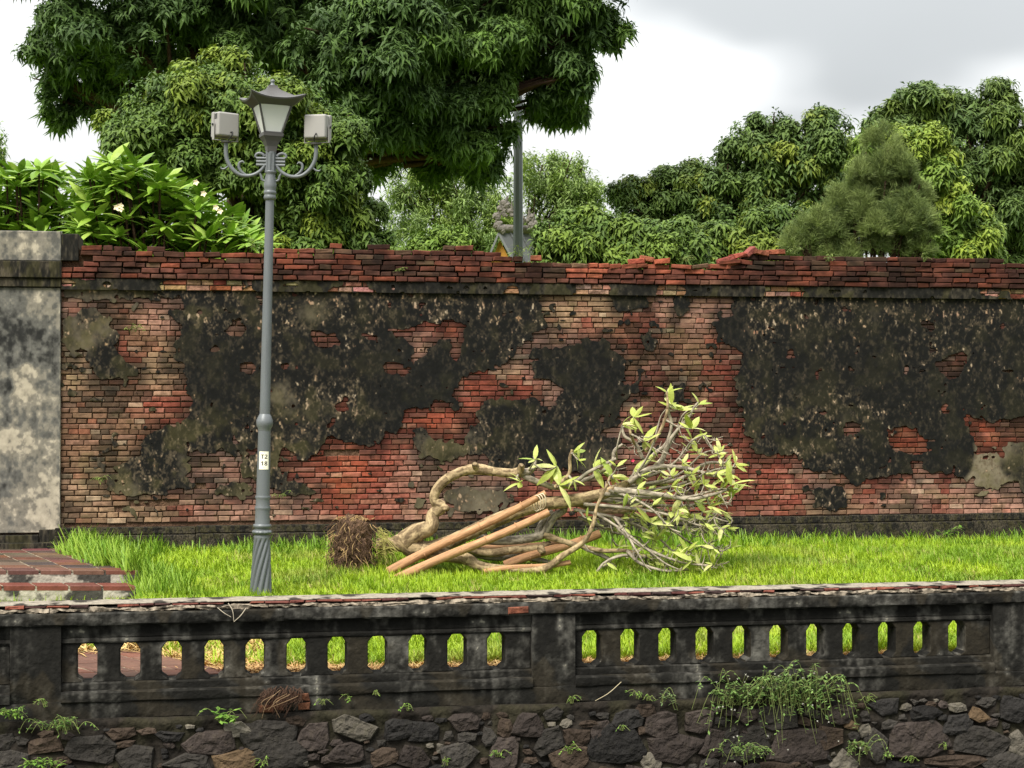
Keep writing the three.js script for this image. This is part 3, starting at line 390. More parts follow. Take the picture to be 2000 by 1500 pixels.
{
  const r = rng(401), DEEP = -0.30;
  part(bal, 'rail_beam', wornBar(-8, 8.6, 0.477, 0.572, DEEP, 0.03, 0.008, 403), oldMat);
  part(bal, 'base', wornBar(-8, 8.6, -0.215, -0.075, DEEP - 0.03, 0.012, 0.014, 405), oldMat);
  for (const [a, b] of PILLARS) part(bal, 'pillar', wornBar(a, b, -0.09, 0.49, DEEP + 0.004, 0.004, 0.006, 407 + Math.round(a * 10), 0.03), oldMat);
  // coping: crumbled lime bed, a course of thin dark red tiles, a worn skin of mortar on top
  for (let x = -8; x < 8.6;) { const L = 0.5 + 0.8 * r(); part(bal, 'mortar_bed', wornBar(x, x + L - 0.006, 0.576, 0.603, DEEP + 0.02, 0.008, 0.021, 411 + Math.round(x * 17), 0.012, 0.006, 13), bedMat); x += L; }
  part(bal, 'bed_core', box(-8, 8.6, 0.573, 0.606, DEEP + 0.03, -0.02, 0), oldMat);
  for (let x = -8; x < 8.6;) { const L = 0.08 + r() * 0.14; if (r() > 0.12) { const T = new Tris(); brickGeo(T, x + L / 2, 0.617, 0.004 + (r() - 0.5) * 0.03, L - 0.006, 0.023 - r() * 0.007, 0.25, r, mix3([0.085, 0.030, 0.026], r() < 0.5 ? [0.035, 0.026, 0.024] : [0.20, 0.065, 0.042], r()), (r() - 0.5) * 0.04, (r() - 0.5) * 0.1, 0.007); part(bal, 'coping_tile', T.geo(), brickMat); } x += L; }
  part(bal, 'coping_skin', wornBar(-8, 8.6, 0.626, 0.634, DEEP + 0.01, -0.012, 0.003, 421, 0.05, 0.003), std({ map: bedTex, bumpMap: grainBump, bumpScale: 0.01, color: rgb(0.95, 1.0, 1.05) }));
  PANELS.forEach(([a, b, h0], pi) => {
    const zf = -0.045, zb = -0.235;
    const panel = group(bal, 'panel');
    part(panel, 'frieze', wornBar(a, b, 0.372, 0.49, zb, zf, 0.005, 431 + pi), oldMat); part(panel, 'lintel', wornBar(a, b, 0.338, 0.378, zb, zf + 0.014, 0.004, 441 + pi), oldMat);
    part(panel, 'sill', wornBar(a, b, -0.03, 0.052, zb - 0.02, zf + 0.016, 0.006, 451 + pi), oldMat); part(panel, 'ledge', wornBar(a, b, -0.09, -0.008, zb - 0.024, 0.03, 0.006, 461 + pi), oldMat);
    const pitch = 0.3075, holes = []; for (let i = 0; i < (pi === 0 || pi === 3 ? 12 : 11); i++) holes.push(h0 + pitch * i);
    const edges = [a + 0.001, ...holes.slice(1).map((h) => h - pitch / 2), b - 0.001];
    const hw = 0.073, hb = 0.026, ht = 0.036;                              // half widths of an opening: middle, bottom, top
    const y0 = 0.050, y1 = 0.340;
    for (let i = 0; i <= holes.length; i++) {                              // one baluster either side of every opening
      const l = i ? holes[i - 1] : null, rr = i < holes.length ? holes[i] : null, s = new THREE.Shape(), j = () => (r() - 0.5) * 0.008;
      const L = (w) => (l === null ? a + 0.001 : l + w), Rr = (w) => (rr === null ? b - 0.001 : rr - w);
      const w1 = hw + j(), w2 = hw + j();
      s.moveTo(L(hb), y0); s.lineTo(Rr(hb), y0);
      s.bezierCurveTo(Rr(hb + 0.012), y0 + 0.035, Rr(w2), y0 + 0.028, Rr(w2), y0 + 0.058); s.lineTo(Rr(w2), y1 - 0.052 + j()); s.lineTo(Rr(ht), y1);
      s.lineTo(L(ht), y1); s.lineTo(L(w1), y1 - 0.052 + j()); s.lineTo(L(w1), y0 + 0.058); s.bezierCurveTo(L(w1), y0 + 0.028, L(hb + 0.012), y0 + 0.035, L(hb), y0);
      const g = new THREE.ExtrudeGeometry(s, { depth: 0.15, bevelEnabled: true, bevelSize: 0.010, bevelThickness: 0.014, bevelOffset: -0.010, bevelSegments: 2, curveSegments: 6 }); g.translate(0, 0, zb + 0.026 - (r() * 0.006));
      part(panel, 'baluster', boxUV(g, [r() * 3, r() * 3]), oldMat);
    }
  });
  // a broken spot in the base: bare bricks round a drain hole
  const T = rng(7);
  for (const [u, v, L, H, tn] of [[548, 1362, 0.16, 0.06, 0.1], [585, 1360, 0.14, 0.06, 0], [540, 1378, 0.10, 0.05, -0.1], [592, 1378, 0.09, 0.055, 0.1], [520, 1384, 0.12, 0.05, 0]]) { const [x, y] = onBal(u, v), t = new Tris(); brickGeo(t, x, y, 0.035, L, H, 0.12, T, [0.13, 0.055, 0.03], tn, 0.1, 0.01); part(bal, 'exposed_brick', t.geo(), brickMat); }
  { const [x, y] = onBal(1010, 1191), t = new Tris(); brickGeo(t, x, y, 0.052, 0.16, 0.05, 0.1, T, [0.17, 0.06, 0.035], 0.02, 0, 0.006); part(bal, 'exposed_brick', t.geo(), brickMat); }
}

// ---------------------------------------------------------------- rubble retaining wall under the balustrade
const stoneTex = tex(512, 512, (u, v) => { const a = fbm(u * 6, v * 6, 5, 501, 6), b = fbm(u * 40, v * 40, 4, 507, 40), l = sstep(0.60, 0.72, fbm(u * 14, v * 14, 4, 509, 14)); const k = 0.42 + 0.75 * (a * 0.5 + b * 0.5); return mix3([k, k * 0.97, k * 0.95], [1, 0.98, 0.85], 0.45 * l); });
const stoneBump = tex(512, 512, (u, v) => { const n = fbm(u * 16, v * 16, 6, 521, 16); return [n, n, n]; }, true, true);
const stoneMat = std({ vertexColors: true, map: stoneTex, bumpMap: stoneBump, bumpScale: 0.025, roughness: 0.88 });
const rubble = thing('stone_retaining_wall', 'dark rubble stone retaining wall with earthy mortar below the balustrade', 'stone wall', null, V(0, 0, -BAL_Z), BAL_TH);
{
  const r = rng(533), joint = tex(512, 512, (u, v) => { const a = fbm(u * 10, v * 10, 5, 541, 10), b = fbm(u * 50, v * 50, 3, 547, 50), m = fbm(u * 5 + 2, v * 5, 4, 549, 5); return mix3(mix3([0.007, 0.0062, 0.0052], [0.030, 0.024, 0.018], a), [0.024, 0.023, 0.010], 0.5 * sstep(0.52, 0.7, m)).map((c) => c * (0.5 + b)); });
  const jm = std({ map: joint, bumpMap: stoneBump, bumpScale: 0.04 });
  // mortar bed with an uneven face
  const nx = 330, ny = 36, p = [], uv = [], idx = [];
  for (let j = 0; j <= ny; j++) for (let i = 0; i <= nx; i++) { const x = mix(-9, 9.5, i / nx), y = mix(-2.2, -0.205, j / ny), top = sstep(-0.30, -0.215, y); p.push(x, y + 0.02 * (fbm(x * 3, 1, 2, 551) - 0.5) * top, 0.010 + 0.045 * (fbm(x * 7, y * 9, 4, 553) - 0.5) * 2 * (1 - 0.5 * top) + 0.025 * top); uv.push(x / 1.4, y / 1.4); }
  for (let i = 0; i <= nx; i++) { const x = mix(-9, 9.5, i / nx); p.push(x, -0.21, -0.06); uv.push(x / 1.4, 0.1); }
  for (let j = 0; j <= ny; j++) for (let i = 0; i < nx; i++) { const a = j * (nx + 1) + i, b = a + nx + 1; idx.push(a, a + 1, b, b, a + 1, b + 1); }
  const g = new THREE.BufferGeometry(); g.setAttribute('position', new THREE.Float32BufferAttribute(p, 3)); g.setAttribute('uv', new THREE.Float32BufferAttribute(uv, 2)); g.setIndex(idx); g.computeVertexNormals(); part(rubble, 'mortar', g, jm);
  // stones: the ones that stand out in the picture first, then smaller ones packed between them. [u, v, width, height, tone, tilt]
  const G = [0.037, 0.034, 0.030], P = [0.042, 0.034, 0.030], K = [0.020, 0.019, 0.018], L = [0.115, 0.105, 0.085], Y = [0.105, 0.072, 0.042], B = [0.052, 0.038, 0.028];
  const known = [[12, 1448, 34, 32, G, 0], [25, 1482, 62, 40, G, 0], [86, 1458, 74, 40, B, 0], [178, 1462, 110, 64, G, -0.1], [238, 1432, 60, 22, B, 0], [290, 1428, 38, 16, B, 0], [242, 1452, 38, 18, B, 0], [270, 1482, 92, 58, G, 0], [330, 1434, 66, 22, K, 0], [410, 1450, 108, 44, P, 0.1], [370, 1488, 96, 38, G, 0], [462, 1488, 84, 46, Y, 0.1], [466, 1424, 56, 34, L, 0.1], [522, 1432, 110, 56, G, 0.15], [545, 1478, 96, 50, G, 0.1], [616, 1436, 60, 50, P, 0], [694, 1420, 90, 44, L, -0.35], [576, 1406, 40, 24, B, 0], [680, 1472, 66, 42, P, 0], [752, 1480, 58, 34, B, 0], [780, 1424, 50, 46, K, 0], [830, 1430, 58, 40, K, 0], [716, 1402, 26, 18, K, 0], [812, 1480, 60, 46, P, 0], [905, 1408, 58, 32, P, -0.1], [898, 1478, 78, 60, G, 0], [955, 1440, 30, 36, G, 0], [985, 1420, 30, 34, B, 0], [985, 1476, 56, 70, P, 0], [860, 1461, 18, 16, L, 0],
    [1030, 1416, 64, 50, P, 0.1], [1066, 1448, 60, 50, G, 0.2], [1078, 1392, 36, 24, G, 0], [1122, 1438, 54, 34, B, 0.1], [1170, 1426, 36, 36, P, 0], [1112, 1480, 74, 50, B, 0], [1206, 1456, 104, 74, K, -0.1], [1226, 1404, 60, 36, K, 0], [1258, 1386, 40, 22, B, 0.1], [1292, 1414, 56, 56, P, 0], [1362, 1408, 66, 46, P, 0], [1322, 1466, 106, 60, P, 0.05], [1270, 1488, 42, 40, L, 0.3], [1392, 1452, 50, 60, P, 0], [1386, 1492, 40, 26, G, 0], [1456, 1462, 84, 52, G, 0], [1516, 1402, 70, 46, G, 0], [1560, 1454, 112, 62, P, 0.1], [1620, 1440, 60, 40, B, 0], [1640, 1396, 60, 34, P, 0], [1688, 1398, 22, 22, G, 0], [1662, 1415, 26, 20, Y, 0], [1648, 1490, 52, 46, L, 0.3], [1710, 1456, 40, 60, G, 0], [1795, 1446, 106, 66, P, 0], [1912, 1448, 114, 56, G, -0.15], [1985, 1448, 40, 46, L, 0], [1860, 1486, 110, 24, B, 0], [1868, 1418, 60, 36, K, 0], [1926, 1372, 34, 18, G, 0], [1980, 1386, 56, 44, K, 0], [1912, 1398, 40, 24, Y, -0.5], [1800, 1392, 60, 24, K, 0], [1960, 1490, 90, 40, G, 0.1], [1105, 1412, 22, 14, L, 0.3], [1148, 1412, 40, 12, B, 0]];
  const S = [];
  for (const [u, v, w, h, c, t] of known) { const [x, y] = onBal(u, v), a = onBal(u - w / 2, v)[0], b = onBal(u + w / 2, v)[0]; S.push({ x, y, w: (b - a) * 1.1, h: (b - a) * h / w * 1.12, c, t }); }
  const clear = (x, y, w, h) => S.every((s) => { const dx = (x - s.x) / ((w + s.w) * 0.5), dy = (y - s.y) / ((h + s.h) * 0.5); return dx * dx + dy * dy > 0.74; });
  for (const [tries, lo, hi] of [[5000, 0.26, 0.44], [6000, 0.14, 0.26], [7000, 0.075, 0.14], [2500, 0.045, 0.075]]) for (let i = 0; i < tries; i++) { const x = mix(-8.6, 9.2, r()), w = mix(lo, hi, r()), h = w * (0.45 + 0.4 * r()), y = mix(-1.35 , -0.26 - h / 2, r()); if (y < -0.72 - h && lo < 0.14) continue; if (Math.abs(x) > 5 && lo < 0.14) continue; if (clear(x, y, w, h)) S.push({ x, y, w, h, c: [G, P, K, B, G, P, K, B, L][Math.floor(r() * 9)], t: (r() - 0.5) * 0.3 }); }
  for (const s of S) {
    const n = 5 + Math.floor(r() * 4), T = new Tris(), ring = (sc, z, jz) => Array.from({ length: n }, (_, i) => { const q = s.out[i]; return [s.x + q[0] * sc, s.y + q[1] * sc, z + (r() - 0.5) * jz]; });
    s.out = []; const ph = r() * 6, ct = Math.cos(s.t), st = Math.sin(s.t);
    for (let i = 0; i < n; i++) { const a = ph + (i + (r() - 0.5) * 0.75) / n * Math.PI * 2, e = 0.80 + r() * 0.42, cx = Math.sign(Math.cos(a)) * Math.pow(Math.abs(Math.cos(a)), 0.75) * s.w / 2 * e, cy = Math.sign(Math.sin(a)) * Math.pow(Math.abs(Math.sin(a)), 0.75) * s.h / 2 * e; s.out.push([cx * ct - cy * st, cx * st + cy * ct]); }
    const m = Math.min(1, s.w / 0.25), A = ring(1.0, -0.05, 0.02), Bq = ring(1.0, 0.016 + 0.006 * m, 0.022 * m), C = ring(0.90, 0.026 + 0.012 * m, 0.018 * m), D = ring(0.45, 0.030 + 0.014 * m, 0.022 * m), k = 0.7 + r() * 0.7, col = s.c.map((q) => q * k), uv = (q) => [q[0] * 1.7 + s.x, q[1] * 1.7 + q[2]];
    const Q = (a, b, c, d) => T.quad(a, b, c, d, col, [a, b, c, d].map(uv));
    for (let i = 0; i < n; i++) { const j = (i + 1) % n; Q(A[i], A[j], Bq[j], Bq[i]); Q(Bq[i], Bq[j], C[j], C[i]); Q(C[i], C[j], D[j], D[i]); const o = [s.x + (r() - 0.5) * 0.2 * s.w, s.y + (r() - 0.5) * 0.2 * s.h, 0.032 + 0.02 * m * r()]; if (!s.o) s.o = o; T.tri(D[i], D[j], s.o, col, [D[i], D[j], s.o].map(uv)); }
    s.big = s.w * s.h * (s.y > -0.75 && Math.abs(s.x) < 4.6 ? 1 : 0.05); s.g = T.geo();
  }
  S.sort((a, b) => b.big - a.big); S.slice(0, 300).forEach((s) => part(rubble, 'stone', s.g, stoneMat));
  if (S.length > 300) part(rubble, 'small_stones', mergeGeometries(S.slice(300).map((s) => s.g)), stoneMat, 'stuff');
  console.log('stones', S.length);
}

// ---------------------------------------------------------------- tiled steps and path at the left
const tileTex = tex(512, 512, (u, v) => { const a = fbm(u * 8, v * 8, 4, 601, 8), b = fbm(u * 40, v * 40, 3, 607, 40), k = 0.55 + 0.5 * a + 0.25 * (b - 0.5); return [k, k, k]; });
const tileMat = std({ vertexColors: true, map: tileTex, bumpMap: grainBump, bumpScale: 0.004, roughness: 0.55 });
const SIDE = V(-0.435, 0, -0.90).normalize();
function tileGeo(o, ux, uz, w, d, y0, y1, col, gap, r) {   // a tile whose plan is a parallelogram: corner o, sides ux * w and uz * d
  const T = new Tris(), P = (a, b, y, i) => { const q = o.clone().addScaledVector(ux, a).addScaledVector(uz, b); return [q.x, y, q.z]; }, e = 0.006, ou = r() * 9;
  const lo = [P(gap, gap, y0), P(w - gap, gap, y0), P(w - gap, d - gap, y0), P(gap, d - gap, y0)], mid = [P(gap, gap, y1 - e), P(w - gap, gap, y1 - e), P(w - gap, d - gap, y1 - e), P(gap, d - gap, y1 - e)], dy = () => (r() - 0.5) * 0.004, hi = [P(gap + e, gap + e, y1 + dy()), P(w - gap - e, gap + e, y1 + dy()), P(w - gap - e, d - gap - e, y1 + dy()), P(gap + e, d - gap - e, y1 + dy())];
  const uv = (q) => [q[0] * 1.3 + ou, q[2] * 1.3 + q[1]];
  T.quad(...hi, col, hi.map(uv)); for (let i = 0; i < 4; i++) { const k = (i + 1) % 4; for (const s of [[lo[i], lo[k], mid[k], mid[i]], [mid[i], mid[k], hi[k], hi[i]]]) T.quad(...s, col, s.map(uv)); } return T.geo();
}
function slab(o, ux, uz, w, d, y0, y1) { const T = new Tris(), P = (a, b, y) => { const q = o.clone().addScaledVector(ux, a).addScaledVector(uz, b); return [q.x, y, q.z]; }, a = [P(0, 0, y0), P(w, 0, y0), P(w, d, y0), P(0, d, y0)], b = [P(0, 0, y1), P(w, 0, y1), P(w, d, y1), P(0, d, y1)]; T.quad(...b); for (let i = 0; i < 4; i++) { const k = (i + 1) % 4; T.quad(a[i], a[k], b[k], b[i]); } return boxUV(T.geo()); }
const TILE_C = [[0.125, 0.060, 0.044], [0.085, 0.052, 0.040], [0.14, 0.056, 0.038], [0.065, 0.047, 0.040], [0.125, 0.082, 0.060]];
const riserTex = tex(512, 256, (u, v) => { const a = fbm(u * 9, v * 5, 5, 611, 0), b = fbm(u * 50, v * 30, 3, 613); let c = mix3([0.045, 0.042, 0.036], [0.30, 0.275, 0.225], sstep(0.40, 0.56, a + 0.2 * (b - 0.5))); return c.map((q) => q * (0.65 + 0.6 * b)); }); riserTex.repeat.set(0.5, 1);
const jointMat = std({ map: bedTex, color: rgb(1, 1, 0.95) }), riserMat = std({ map: riserTex, bumpMap: grainBump, bumpScale: 0.01 });
{
  const steps = thing('tiled_steps', 'two red tiled steps and landing leading up to the stained pier', 'steps'), r = rng(617), E = V(-1, 0, 0);
  const A = V(-3.73, 0, -17.37), A2 = V(-3.68, 0, -17.05);
  part(steps, 'landing_base', slab(A, E, SIDE, 4.6, 3.3, 0.0, 0.418), riserMat); part(steps, 'landing_joints', slab(A.clone().add(V(-0.004, 0, -0.006)), E, SIDE, 4.6, 3.28, 0.419, 0.443), jointMat);
  part(steps, 'step_base', slab(A2, E, SIDE, 4.7, 0.33, 0.0, 0.295), riserMat); part(steps, 'step_joints', slab(A2.clone().add(V(-0.004, 0, -0.006)), E, SIDE, 4.7, 0.31, 0.296, 0.322), jointMat);
  const tiles = group(steps, 'landing_tiles'), nose = group(steps, 'step_tiles');
  for (let j = 0; j < 10; j++) for (let i = 0; i < 14; i++) { const c = TILE_C[Math.floor(r() * 5)].map((q) => q * (0.8 + 0.4 * r())), o = A.clone().addScaledVector(E, i * 0.325 + 0.002).addScaledVector(SIDE, j * 0.325 - 0.012 * (j === 0)); o.y = 0; part(tiles, 'tile', tileGeo(o, E, SIDE, 0.325, 0.325, 0.405, 0.449 + (r() - 0.5) * 0.004, j === 0 ? mix3(c, [0.15, 0.04, 0.030], 0.4) : c, 0.011, r), tileMat); }
  for (let i = 0; i < 14; i++) { const c = mix3(TILE_C[Math.floor(r() * 5)], [0.17, 0.042, 0.030], 0.55), o = A2.clone().addScaledVector(E, i * 0.325 + 0.002).addScaledVector(SIDE, -0.012); part(nose, 'tile', tileGeo(o, E, SIDE, 0.325, 0.33, 0.28, 0.329 + (r() - 0.5) * 0.004, c, 0.011, r), tileMat); }
}
const balW = (lx, lz, y = 0) => V(lx * Math.cos(BAL_TH) + lz * Math.sin(BAL_TH), y, -BAL_Z - lx * Math.sin(BAL_TH) + lz * Math.cos(BAL_TH));
{
  const r = rng(631), ux = V(Math.cos(BAL_TH), 0, -Math.sin(BAL_TH)), uz = V(-0.62, 0, -0.785), o = balW(-7.0, -0.33);
  const path = setting('path', slab(o, ux, uz, 4.95, 1.75, -0.1, 0.035), jointMat);
  for (let j = 0; j < 6; j++) for (let i = 0; i < 16; i++) part(path, 'tile', tileGeo(o.clone().addScaledVector(ux, i * 0.308 + 0.003).addScaledVector(uz, j * 0.29 + 0.003), ux, uz, 0.308, 0.29, 0.0, 0.044 + (r() - 0.5) * 0.003, mix3(TILE_C[Math.floor(r() * 5)], [0.20, 0.085, 0.055], 0.5), 0.015, r), tileMat);
}

// ---------------------------------------------------------------- street lamp
{
  const worn = tex(512, 512, (u, v) => { const n = fbm(u * 6, v * 10, 5, 361, 0), c = fbm(u * 40, v * 30, 3, 363), k = 0.78 + 0.30 * n; return mix3([k, k, k], [0.62, 0.5, 0.4], 0.6 * sstep(0.70, 0.78, c * 0.6 + n * 0.4)); }), paint = std({ color: rgb(0.125, 0.136, 0.142), roughness: 0.42, metalness: 0.15, map: worn, specularIntensity: 0.6 }), dark = std({ color: rgb(0.075, 0.072, 0.070), roughness: 0.45 }), alu = std({ color: rgb(0.27, 0.26, 0.245), roughness: 0.5, metalness: 0.1 }), black = std({ color: rgb(0.02, 0.02, 0.022), roughness: 0.6 });
  const foot = at(509, 1167, 17), lamp = thing('street_lamp', 'grey cast iron street lamp with pagoda lantern and two floodlights on scroll arms', 'street lamp', null, foot); lamp.rotation.z = -0.0215; const m = (px) => px / 200, Y = (v) => (1167 - v) / 200;
  part(lamp, 'footing', new THREE.CylinderGeometry(0.10, 0.12, 0.2, 20).translate(0, -0.085, 0), std({ color: rgb(0.3, 0.29, 0.27) }));
  // twisted fluted base
  { const nv = 40, nu = 96, p = [], idx = []; for (let j = 0; j <= nv; j++) { const t = j / nv, y = mix(0.012, Y(1050), t), R = mix(0.114, 0.080, Math.pow(t, 0.85)) * (1 - 0.16 * Math.pow(1 - Math.min(1, t / 0.06), 2)), fl = sstep(0, 0.07, t) * (1 - sstep(0.93, 1, t)); for (let i = 0; i <= nu; i++) { const a = i / nu * Math.PI * 2, w = Math.abs(Math.sin(a * 5 + t * 8.5 * (0.45 + 0.55 * t))), rr = R * (1 - 0.25 * fl * (1 - Math.pow(w, 0.7))); p.push(Math.cos(a) * rr, y, Math.sin(a) * rr); } } for (let j = 0; j < nv; j++) for (let i = 0; i < nu; i++) { const a = j * (nu + 1) + i, b = a + nu + 1; idx.push(a, b, a + 1, b, b + 1, a + 1); } const g = new THREE.BufferGeometry(); g.setAttribute('position', new THREE.Float32BufferAttribute(p, 3)); g.setIndex(idx); g.computeVertexNormals(); part(lamp, 'twisted_base', g, paint); }
  // lobed collar
  { const p = [], idx = [], nu = 80, nv = 12; for (let j = 0; j <= nv; j++) for (let i = 0; i <= nu; i++) { const a = i / nu * Math.PI * 2, b = j / nv * Math.PI * 2, lob = 0.006 * Math.abs(Math.sin(a * 5)), R = 0.074 + (0.020 + lob) * Math.cos(b); p.push(Math.cos(a) * R, Y(1039) + 0.022 * Math.sin(b), Math.sin(a) * R); } for (let j = 0; j < nv; j++) for (let i = 0; i < nu; i++) { const a = j * (nu + 1) + i, b = a + nu + 1; idx.push(a, b, a + 1, b, b + 1, a + 1); } const g = new THREE.BufferGeometry(); g.setAttribute('position', new THREE.Float32BufferAttribute(p, 3)); g.setIndex(idx); g.computeVertexNormals(); part(lamp, 'lobed_collar', g, paint); }
  const lathe = (name, list, mat = paint, seg = 36) => part(lamp, name, new THREE.LatheGeometry(list.map(([r, v]) => new THREE.Vector2(r, Y(v))), seg), mat);
  lathe('lower_post', [[0.078, 1051], [0.082, 1048], [0.074, 1046], [0.074, 1031], [0.086, 1030], [0.089, 1027], [0.086, 1024], [0.072, 1023], [0.070, 996], [0.077, 994], [0.077, 990], [0.069, 988], [0.068, 975], [0.075, 973], [0.075, 969], [0.066, 967], [0.061, 840]]);
  lathe('mid_collar', [[0.061, 842], [0.066, 836], [0.078, 832], [0.082, 826], [0.080, 821], [0.066, 814], [0.055, 810], [0.050, 808]]);
  lathe('upper_post', [[0.051, 812], [0.041, 386]]);
  lathe('post_head', [[0.041, 390], [0.058, 388], [0.060, 384], [0.056, 381], [0.052, 379], [0.060, 377], [0.062, 375], [0.058, 372], [0.052, 370], [0.060, 366], [0.061, 360], [0.054, 350], [0.046, 342], [0.046, 338], [0.056, 336], [0.056, 333], [0.046, 332], [0.046, 300], [0.050, 298], [0.048, 295]]);
  for (let i = 0; i < 8; i++) { const a = i / 8 * Math.PI * 2; part(lamp, 'rib', new THREE.CylinderGeometry(0.011, 0.011, m(34), 8).translate(Math.cos(a) * 0.044, Y(316), Math.sin(a) * 0.044), paint); }
  // lantern, turned on the post
  const lan = group(lamp, 'lantern'); lan.rotation.y = 0.37;
  const frus = (w0, w1, y0, y1) => { const g = new THREE.CylinderGeometry(w1 * Math.SQRT1_2, w0 * Math.SQRT1_2, y1 - y0, 4, 1).rotateY(Math.PI / 4).translate(0, (y0 + y1) / 2, 0); g.deleteAttribute('normal'); return g.toNonIndexed(); };
  part(lan, 'neck', mergeGeometries([frus(0.085, 0.10, Y(296), Y(285)), frus(0.10, 0.14, Y(285), Y(275)), frus(0.14, 0.19, Y(275), Y(266)), frus(0.195, 0.20, Y(266), Y(260))]), dark);
  const glass = new THREE.MeshPhysicalMaterial({ color: rgb(0.78, 0.79, 0.77), roughness: 0.55, transmission: 0.3, thickness: 0, side: THREE.DoubleSide }), w0 = 0.168, w1 = 0.315, y0 = Y(260), y1 = Y(207);
  for (let i = 0; i < 4; i++) {
    const f = group(lan, 'lantern_side'); f.rotation.y = i * Math.PI / 2; const T = new Tris(), e = 0.012; T.quad([-w0 / 2 + e, y0 + 0.008, w0 / 2 - 0.004], [w0 / 2 - e, y0 + 0.008, w0 / 2 - 0.004], [w1 / 2 - e, y1, w1 / 2 - 0.004], [-w1 / 2 + e, y1, w1 / 2 - 0.004]); part(f, 'pane', T.geo(), glass);
    part(f, 'corner_bar', tube([V(-w0 / 2, y0, w0 / 2), V(-w1 / 2, y1, w1 / 2)], [0.011, 0.012], 4, 2), dark); part(f, 'pane_rail', tube([V(-w0 / 2, y0 + 0.006, w0 / 2), V(w0 / 2, y0 + 0.006, w0 / 2)], [0.010, 0.010], 4, 1), dark);
  }
  // pagoda roof with upturned corners
  { const n = 24, ring = (half, yM, yC) => { const o = []; for (let s = 0; s < 4; s++) for (let k = 0; k < n; k++) { const t = k / n * 2 - 1, q = [t, 1], a = s * Math.PI / 2, x = q[0] * Math.cos(a) + q[1] * Math.sin(a), z = -q[0] * Math.sin(a) + q[1] * Math.cos(a), cr = Math.pow(Math.abs(t), 2.6); o.push([x * half * (1 + 0.08 * cr), mix(yM, yC, cr), z * half * (1 + 0.08 * cr)]); } return o; };
    const rings = [ring(0.155, Y(207), Y(207)), ring(0.185, Y(203), Y(201)), ring(0.245, Y(198), Y(189)), ring(0.252, Y(195), Y(185)), ring(0.235, Y(193), Y(185)), ring(0.17, Y(189), Y(187)), ring(0.11, Y(181), Y(180)), ring(0.062, Y(174), Y(174)), ring(0.042, Y(169), Y(169)), ring(0.038, Y(165), Y(165)), ring(0.001, Y(164), Y(164))];
    const p = [], idx = [], w = n * 4; rings.forEach((q) => q.forEach((a) => p.push(...a))); for (let j = 0; j + 1 < rings.length; j++) for (let i = 0; i < w; i++) { const a = j * w + i, b = j * w + (i + 1) % w; idx.push(a, b, a + w, b, b + w, a + w); }
    const g = new THREE.BufferGeometry(); g.setAttribute('position', new THREE.Float32BufferAttribute(p, 3)); g.setIndex(idx); part(lan, 'roof', toCreasedNormals(g, 0.6), dark);
    part(lan, 'finial', new THREE.LatheGeometry([[0.03, 168], [0.03, 164], [0.018, 162], [0.016, 159], [0.022, 157], [0.021, 154], [0.001, 152]].map(([r, v]) => new THREE.Vector2(r, Y(v))), 20), paint); }
  // scroll arms and floodlights
  for (const s of [-1, 1]) {
    const arm = group(lamp, 'arm'), P = (du, v) => V(s * m(du), Y(v), 0);
    part(arm, 'arm_tube', tube([P(11, 322), P(20, 333), P(34, 341), P(48, 343), P(62, 340), P(76, 329), P(85, 314), P(88, 300), P(88, 279)], [0.017, 0.018, 0.018, 0.019, 0.019, 0.02, 0.02, 0.02, 0.02], 10, 5), paint);
    part(arm, 'scroll', tube([P(46, 342), P(56, 336), P(62, 327), P(61, 318), P(55, 315), P(52, 318)], [0.010, 0.014, 0.014, 0.013, 0.010, 0.004], 8, 5), paint);
    part(arm, 'scroll', tube([P(24, 333), P(18, 343), P(16, 350), P(10, 352), P(6, 348)], [0.010, 0.012, 0.012, 0.010, 0.004], 8, 5), paint);
    part(arm, 'scroll', tube([P(12, 304), P(16, 300), P(22, 298), P(28, 300), P(30, 305), P(27, 307)], [0.016, 0.016, 0.015, 0.014, 0.012, 0.008], 8, 5), paint);
    part(arm, 'scroll', tube([P(80, 322), P(90, 330), P(96, 330), P(98, 326)], [0.008, 0.010, 0.009, 0.003], 8, 5), paint);
    for (const v of [308, 314.5, 321]) part(arm, 'bar', tube([P(6, v), P(28, v)], [0.0155, 0.0155], 8, 1), paint);
    const fl = group(lamp, 'floodlight'); fl.position.copy(P(88, 279)); fl.rotation.y = s < 0 ? 0.62 : -0.30;
    part(fl, 'mount_plate', new THREE.CylinderGeometry(0.055, 0.05, 0.018, 20).translate(0, 0.009, 0), dark);
    part(fl, 'housing', new RoundedBoxGeometry(0.23, 0.235, 0.10, 3, 0.02).translate(0, 0.175, 0), alu); part(fl, 'front_frame', new RoundedBoxGeometry(0.245, 0.25, 0.05, 2, 0.012).translate(0, 0.172, -0.072), alu);
    for (const q of [-1, 1]) part(fl, 'bracket', box(q * 0.128 - 0.004, q * 0.128 + 0.004, 0.018, 0.185, -0.045, -0.005, 0.002), alu);
    part(fl, 'bracket_foot', box(-0.132, 0.132, 0.018, 0.026, -0.04, -0.008, 0.002), alu);
    for (const q of [-1, 1]) part(fl, 'pivot_screw', new THREE.CylinderGeometry(0.012, 0.012, 0.014, 10).rotateZ(Math.PI / 2).translate(q * 0.136, 0.17, -0.025), black);
    for (let k = 0; k < 5; k++) part(fl, 'vent_slot', box(-0.117, -0.1152, 0.225 + k * 0.011, 0.231 + k * 0.011, -0.03, 0.025, 0), black);
    part(fl, 'cable', tube([V(0.02, 0.10, 0.05), V(0.03, 0.098, 0.075), V(0.02, 0.07, 0.085), V(0.005, 0.035, 0.06), V(0, 0.012, 0.03)], [0.006, 0.006, 0.006, 0.006, 0.006], 6, 4), black);
